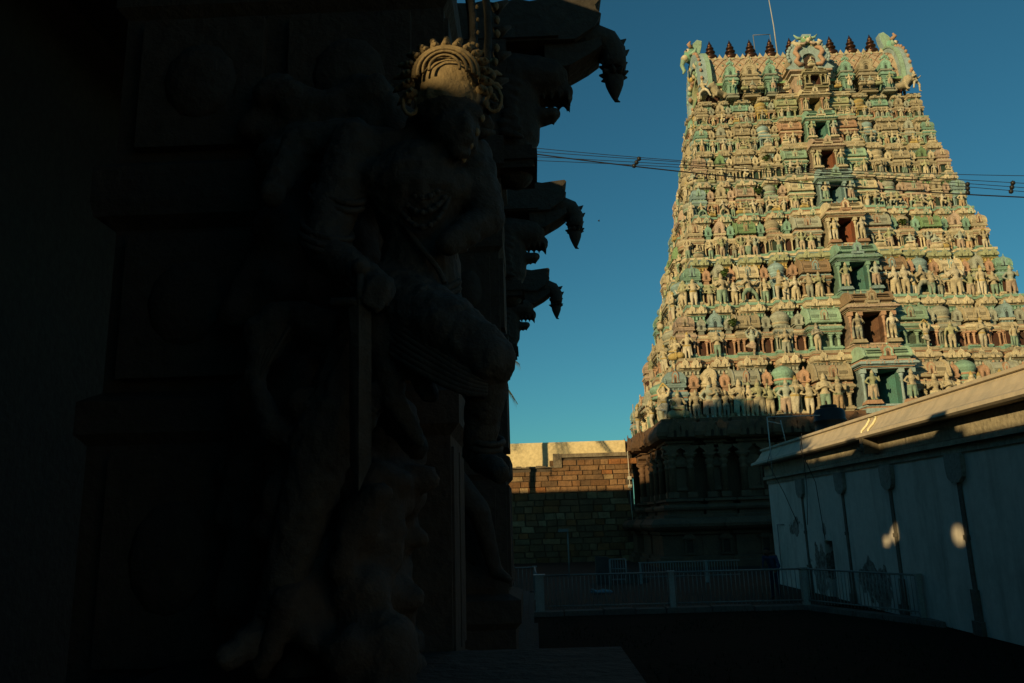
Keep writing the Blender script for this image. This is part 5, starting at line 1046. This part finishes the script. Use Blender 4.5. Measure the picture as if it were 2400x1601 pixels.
railing('front_railing', 'long painted metal railing along the kerb in front of the tower', [(.1,23.42),(3.8,23.38),(7.47,23.3),(9.0,19.75)], .22, 1.05, [(.1,23.42,2.1),(3.8,23.38,1.3),(7.47,23.3,1.5),(8.98,19.75,.9)])
railing('side_railing', 'short metal railing running back from the corner post and off to the left', [(.02,23.7),(-.03,27.6),(-3.4,27.6)], .3, 1.07, [(-.03,27.6,1.0)], .13)
railing('back_railing', 'pale metal railing at the foot of the tower base', [(4.17,33.0),(6.78,32.98),(8.1,32.96)], .30, .84, [(4.17,33.0,.7),(6.78,32.98,.9)], .105)
g = thing('gate_frame', 'small pale metal gate standing open beside the back railing', 'gate', (2.85,31.6,0))
for a, b, r in (((0,0,.0),(0,0,1.07),.035),((.6,0,.2),(.6,0,1.07),.03),((0,0,1.07),(.6,0,1.07),.025),((0,0,.72),(.6,0,.72),.02),((0,0,.33),(.6,0,.33),.025)): bar('frame_bar', a, b, r, g, (.25,.26,.24))
for k in range(5): link('baluster', BAL, g, (.1+.1*k,0,.33), 0, (1,1,.74))
sw = MB(); sw.extrude_xz([(0,0),(2.1,0),(2.1,.12),(.5,1.05),(0,1.1)], 0, .25, (.09,.08,.07)); tag(build(sw, 'stair_wall', MAT['plaster'], None, (2.45,33.6,.03)), 'low grey sloping stair wall behind the small gate', 'wall')
# bench slab by the hall
b_ = thing('lattice_bench', 'low pale slab with a zigzag lattice edge beside the pillared hall', 'bench', (.05,10.3,0))
mb = MB(); mb.box(-.42,.5,-.75,.85,0,.55,(.16,.18,.18),.02); mb.box(-.47,.55,-.8,.9,.55,.6,(.2,.23,.23)); build(mb, 'slab', MAT['plaster'], b_)
mb = MB()
for k in range(6):
    x = -.44+.16*k
    for a, c in (((x,.6,.605),(x+.16,.86,.605)),((x,.86,.605),(x+.16,.6,.605))): mb.tube([a,c], .012, (.42,.48,.48), 5)
mb.tube([(-.45,.88,.607),(.53,.88,.607)], .014, (.42,.48,.48), 5); mb.tube([(-.45,.58,.607),(.53,.58,.607)], .012, (.42,.48,.48), 5)
build(mb, 'lattice', MAT['metal'], b_)
st = MB(); st.box(-.3,.3,-.3,.3,0,.9,(.12,.115,.1),.03); st.box(-.36,.36,-.36,.36,.9,1.05,(.14,.13,.12)); st.box(-.25,.25,-.25,.25,1.05,1.3,(.12,.115,.1),.02); tag(build(st, 'stone_post', MAT['stone'], None, (-.62,13.4,0)), 'stubby square stone post beside the far end of the pillared hall', 'post')
# bundle of pale cloth on the paving
r = random.Random(14); cb = []
for i in range(9): cb.append(((r.uniform(-.38,.38), r.uniform(-.14,.14), .06), (r.uniform(-.42,.42), r.uniform(-.16,.16), r.uniform(.05,.17)), .05, .035))
me = paint(sculpt(cb, .022, 'cloth_bundle', 1), lambda c: (.16,.30,.36), MAT['cloth']); tag(link('cloth_bundle', me, None, (2.25,29.2,.03)), 'crumpled pale blue cloth lying on the paving behind the railing', 'cloth')
# lamp post
lp = thing('lamp_post', 'thin lamp post against the compound wall left of the gate', 'lamp post', (1.55,38.0,0)); bar('pole', (0,0,0), (0,0,2.1), .03, lp); mb = MB(); mb.box(-.45,.05,-.1,.1,2.08,2.2,(.2,.2,.18),.02); build(mb, 'lamp_head', MAT['metal'], lp)
# person stooping behind the railing
pc = [((-.07,0,.86),(-.10,.02,.48),.095,.065), ((-.10,.02,.48),(-.12,.1,.09),.06,.042), ((-.12,.1,.07),(-.13,-.06,.045),.045,.035), ((.08,0,.86),(.09,-.05,.48),.095,.065), ((.09,-.05,.48),(.10,.06,.09),.06,.042), ((.10,.06,.07),(.11,-.1,.045),.045,.035),
      ((-.05,0,.9),(.06,0,.9),.11,.11), ((0,0,.9),(-.02,-.1,1.08),.125,.13), ((-.02,-.1,1.08),(-.05,-.2,1.25),.135,.13), ((-.2,-.2,1.27),(.12,-.2,1.27),.075,.075), ((-.04,-.23,1.3),(-.08,-.3,1.38),.05,.05), ((-.09,-.33,1.43),.095), ((-.09,-.36,1.39),.075), ((-.1,-.43,1.4),.022), ((-.0,-.32,1.42),.022), ((-.18,-.33,1.42),.022),
      ((-.22,-.2,1.26),(-.29,-.25,1.0),.055,.045), ((-.29,-.25,1.0),(-.24,-.42,.86),.042,.032), ((-.24,-.42,.86),(-.22,-.5,.84),.035,.03), ((.14,-.2,1.26),(.22,-.22,1.0),.055,.045), ((.22,-.22,1.0),(.15,-.4,.88),.042,.032), ((.15,-.4,.88),(.13,-.47,.86),.035,.03)]
for hx in (-.22,.13):
    for k in range(4): pc.append(((hx-.03+.02*k,-.49,.845),(hx-.03+.02*k,-.56,.82),.0105,.009))
    pc.append(((hx+(.03 if hx < 0 else -.03),-.47,.85),(hx+(.055 if hx < 0 else -.055),-.52,.85),.011,.009))
def pcol(c):
    if c.z > 1.31: return (.16,.08,.045)
    if c.z > .9 and abs(c.x) < .26 and c.y > -.36: return (.035,.075,.15)
    if c.z < .1: return (.03,.025,.02)
    if c.z <= .92 and c.y > -.3: return (.02,.035,.075)
    return (.16,.08,.045)
pr = thing('person', 'person in a blue shirt and dark trousers stooping behind the railing', 'person', (7.25,25.4,.03), -.5)
link('body', paint(sculpt(pc, .0125, 'person_body', 2), pcol, MAT['cloth']), pr)
hr = paint(sculpt([((-.09,-.31,1.47),.095), ((-.09,-.27,1.43),.085), ((-.09,-.25,1.38),.06)], .014, 'hair', 1), lambda c: (.012,.01,.009), MAT['cloth']); link('hair', hr, pr)
# ------------------------------------------------------------------ overhead wires
def wire(label, P, r):
    (x0,z0),(x1,z1),(x2,z2) = P
    def q(x): return z0*(x-x1)*(x-x2)/((x0-x1)*(x0-x2))+z1*(x-x0)*(x-x2)/((x1-x0)*(x1-x2))+z2*(x-x0)*(x-x1)/((x2-x0)*(x2-x1))
    xs = [-6+i*1.6 for i in range(24)]; mb = MB(); mb.tube([(x-13,0,q(x)) for x in xs], r, (.02,.02,.022), 5)
    return tag(build(mb, 'overhead_wire', MAT['plastic'], None, (13,32,0)), label, 'wire')
wire('uppermost of the five overhead wires crossing in front of the tower', [(.59,18.45),(5.13,17.81),(21.32,16.29)], .014)
wire('second overhead wire from the top crossing in front of the tower', [(.58,18.28),(5.13,17.73),(21.26,15.95)], .014)
wire('third overhead wire from the top crossing in front of the tower', [(.57,18.04),(5.12,17.58),(21.23,15.75)], .014)
wire('fourth overhead wire from the top, lowest of the thin ones', [(.57,17.86),(5.11,17.45),(21.2,15.57)], .014)
wire('thickest and lowest overhead cable sagging across the tower', [(.58,18.17),(13.02,16.2),(21.15,15.32)], .028)
for lab, (xa,za),(xb,zb) in (('row of three dark wire spacers left of the tower', (5.09,17.75),(4.86,17.43)), ('row of three dark wire spacers at the right edge of the tower', (18.9,16.0),(18.85,15.62)), ('row of three dark wire spacers nearest the right border of the sky', (20.8,15.98),(20.66,15.6))):
    s_ = thing('wire_spacer', lab, 'spacer', (xa,32,za), 0, 'spacers on the overhead wires')
    for k in range(3):
        f = k/2; mb = MB(); mb.lathe([(.02,-.1),(.085,-.06),(.09,0),(.085,.06),(.02,.1)], (.02,.02,.02), 10); build(mb, 'insulator', MAT['plastic'], s_, ((xb-xa)*f,0,(zb-za)*f))
    mb = MB(); mb.tube([(.0,0,.12),(xb-xa,0,zb-za-.1)], .01, (.02,.02,.02), 5); build(mb, 'rod', MAT['plastic'], s_)
# cables hanging down the white hall
for lab, pts in (('thin black cable hanging from the cornice of the white hall above its door', [(-.6,25.2,5.0),(-.62,25.4,4.5),(-.2,25.6,3.5),(-.05,25.75,1.75)]), ('thin black cable slung beside the first pilaster of the white hall', [(-.6,25.3,4.9),(-.25,26.3,3.4),(-.06,27.2,2.2)]), ('thin cable drooping down the far end of the white hall', [(-.35,29.2,5.0),(-.62,29.1,4.4),(-.2,28.9,3.3),(-.05,28.2,2.2)])):
    mb = MB(); mb.tube([(x,y-26,z) for x,y,z in pts], .012, (.02,.02,.02), 5); tag(build(mb, 'hanging_cable', MAT['plastic'], None, (9.08,26,0)), lab, 'cable')
mb = MB(); mb.tube([(-.05,0,.0),(-.05,0,2.2)], .02, (.3,.32,.32), 6); mb.tube([(-.05,0,2.2),(-.05,-.8,2.2)], .02, (.3,.32,.32), 6); tag(build(mb, 'drain_pipe', MAT['metal'], None, (9.08,30.6,0)), 'thin pale pipe bent along the far end of the white hall', 'pipe')
# bird
mb = MB(); mb.ball((0,0,0),(.12,.05,.05),(.02,.02,.02),8,5); mb.add([(-.02,0,.02),(.05,0,.02),(.12,.02,.17),(.0,.22,.14)],[(0,1,2,3)],(.02,.02,.02)); mb.add([(-.02,0,.02),(.05,0,.02),(-.08,-.02,-.1),(-.1,-.2,-.06)],[(0,1,2,3)],(.02,.02,.02)); tag(build(mb, 'bird', MAT['plastic'], None, (4.01,40,18.08), .4, .55), 'tiny dark bird flying left of the tower', 'bird')
TREES = [("broad shade tree nearest the left edge of the precinct",1,-31,0,1.17),("dense shade tree behind the added hall",0,-26,-3,1.30),("tall shade tree behind the pillared hall",1,-24,1,1.17),("round shade tree beside the added hall",0,-21.5,-2,1.36),("shade tree with a low crown by the added hall",2,-19.5,3.3,1.41),("high crowned tree added behind the camera to block sky light",3,-3,-11.5,1.30)]  # last tree is added out of view to cut the sky light

# ------------------------------------------------------------------ to the left: hall added to shade the compound wall, trees and palm
ih = thing('added_hall', 'tall plain granite hall added out of view to cast the wall shadow', 'building', (-16, 20, 0))
mb = MB(); mb.box(-9.5,9.2,-10,10,0,12.0,(.10,.09,.075)); build(mb, 'wall', MAT['stone'], ih)
mb = MB(); mb.box(-9.8,9.5,-10.3,10.3,12.0,12.25,(.10,.09,.075)); mb.box(-9.6,9.3,-10.1,10.1,12.25,12.6,(.11,.10,.08)); build(mb, 'parapet', MAT['stone'], ih)
def leaf_cloud(seed, blobs, n, size, cols):
    r = random.Random(seed); mb = MB()
    for i in range(n):
        c, rad = r.choice(blobs); u = Vector((r.gauss(0,1),r.gauss(0,1),r.gauss(0,1))).normalized()*(rad*r.uniform(.35,1.0)**.6)
        p = Vector(c)+Vector((u.x,u.y,u.z*.75)); s = size*r.uniform(.6,1.3)
        a = Vector((r.gauss(0,1),r.gauss(0,1),r.gauss(0,.5))).normalized()*s; b = a.cross(Vector((r.gauss(0,1),r.gauss(0,1),r.gauss(0,1)))).normalized()*s*.55
        g = r.uniform(.7,1.25); k = r.choice(cols); mb.add([p-a, p-a*.2+b, p+a, p-a*.2-b], [(0,1,2,3)], (k[0]*g,k[1]*g,k[2]*g))
    return mb
GL = [(.05,.085,.025),(.065,.10,.03),(.045,.07,.02)]
def tree_meshes(seed, H, R, nb=16, n=4200, size=.42, low=.35):
    r = random.Random(seed); blobs = []; tr = MB()
    tr.tube([(0,0,-.3),(.1,.05,H*.2),(-.1,.1,H*.42),(.1,0,H*.62)], [.5,.38,.3,.16], (.09,.07,.05), 10)
    for i in range(nb):
        a = 2*pi*i/nb*2.4; q = r.uniform(.25,1); zz = H*(low+(1-low)*.9*r.random()) ; rr = R*q*sqrt(max(.1, 1-((zz/H-.62)/.5)**2))
        c = (rr*cos(a), rr*sin(a), zz); blobs.append((c, R*r.uniform(.28,.42)))
        tr.tube([(0,.05,H*.3+.2*(zz-H*.3)),(c[0]*.5,c[1]*.5,zz*.55+H*.2),c], [.16,.09,.03], (.09,.07,.05), 6)
    return leaf_cloud(seed, blobs, n, size, GL).mesh('crown', MAT['leaf'], False), tr.mesh('trunk', MAT['stone'])
TM = [tree_meshes(1,17.5,6.0), tree_meshes(2,19.5,6.5), tree_meshes(3,16.0,5.0), tree_meshes(4,20.5,5.5,16,4200,.42,.6)]
for lab, k, x, y, s in TREES:
    t_ = thing('shade_tree', lab, 'tree', (x,y,0), x, 'shade trees behind the pillared hall'); link('trunk', TM[k][1], t_, (0,0,0), 0, s); link('crown', TM[k][0], t_, (0,0,0), 0, s)
bt = thing('small_tree', 'small bushy tree by the left end of the compound wall', 'tree', (-7.6,46.2,0))
cm_, tm_ = tree_meshes(9,6.0,2.3,12,2600,.22,.45); link('trunk', tm_, bt); link('crown', cm_, bt)
# coconut palm
pm_ = thing('coconut_palm', 'coconut palm whose fronds droop beside the pillared hall', 'palm', (-5.2,47,0))
mb = MB(); mb.tube([(0,0,-.2),(.25,0,3),(.6,0,6),(.75,0,9),(.7,0,12.4)], [.24,.19,.17,.15,.16], (.13,.11,.085), 10); build(mb, 'trunk', MAT['stone'], pm_)
fr = MB(); r = random.Random(2)
for k in range(22):
    a = 2*pi*k/22*3.1; L = r.uniform(3.6,4.6); up = r.uniform(-.2,1.2); dirx, diry = cos(a), sin(a); pts = []
    for i in range(12):
        f = i/11; pts.append(Vector((.7+dirx*L*f*(1-.12*f), diry*L*f*(1-.12*f), 12.4+up*2*f-2.9*f*f*(1.2-.2*up))))
    fr.tube(pts, [.035*(1-.8*i/11)+.006 for i in range(12)], (.16,.15,.05), 4)
    for i in range(1,44):
        f = i/44*10.9; j = int(f); p = pts[j].lerp(pts[min(j+1,11)], f-j); d = (pts[min(j+1,11)]-pts[max(j-1,0)]).normalized(); sd = d.cross(Vector((0,0,1))).normalized(); ll = .75*(1-.5*abs(i/44-.4))
        for sg in (-1,1):
            tip = p+sd*sg*ll*.75+d*ll*.4+Vector((0,0,-ll*r.uniform(.35,.7))); wv = d*.028
            fr.add([p-wv,p+wv,tip], [(0,1,2)], (.14*r.uniform(.8,1.3),.14*r.uniform(.8,1.2),.035))
build(fr, 'crown', MAT['leaf'], pm_)
# weeds rooted on the ledges of the tower
wd = leaf_cloud(5, [((0,0,.15),.28),((.15,0,.35),.22),((-.12,0,.3),.2)], 220, .10, [(.04,.08,.02),(.06,.10,.02)]).mesh('weed', MAT['leaf'], False)
for lab, t, u in (('weed sprouting beside a barrel roofed shrine on the second storey of the tower',1,-.70),('weed on the third storey ledge left of the carved doorway',2,-.76),('weed on the right half of the fourth storey of the tower',3,.42),('weed growing on the fifth storey ledge of the tower',4,-.52),('weed high on the sixth storey ledge of the tower',5,-.44)):
    tag(link('weed', wd, None, (TX[t]+u*TW[t], TY[t]-.05, TZ[t]+.55*(TZ[t+1]-TZ[t])*1.0), u, .8), lab, 'plant')
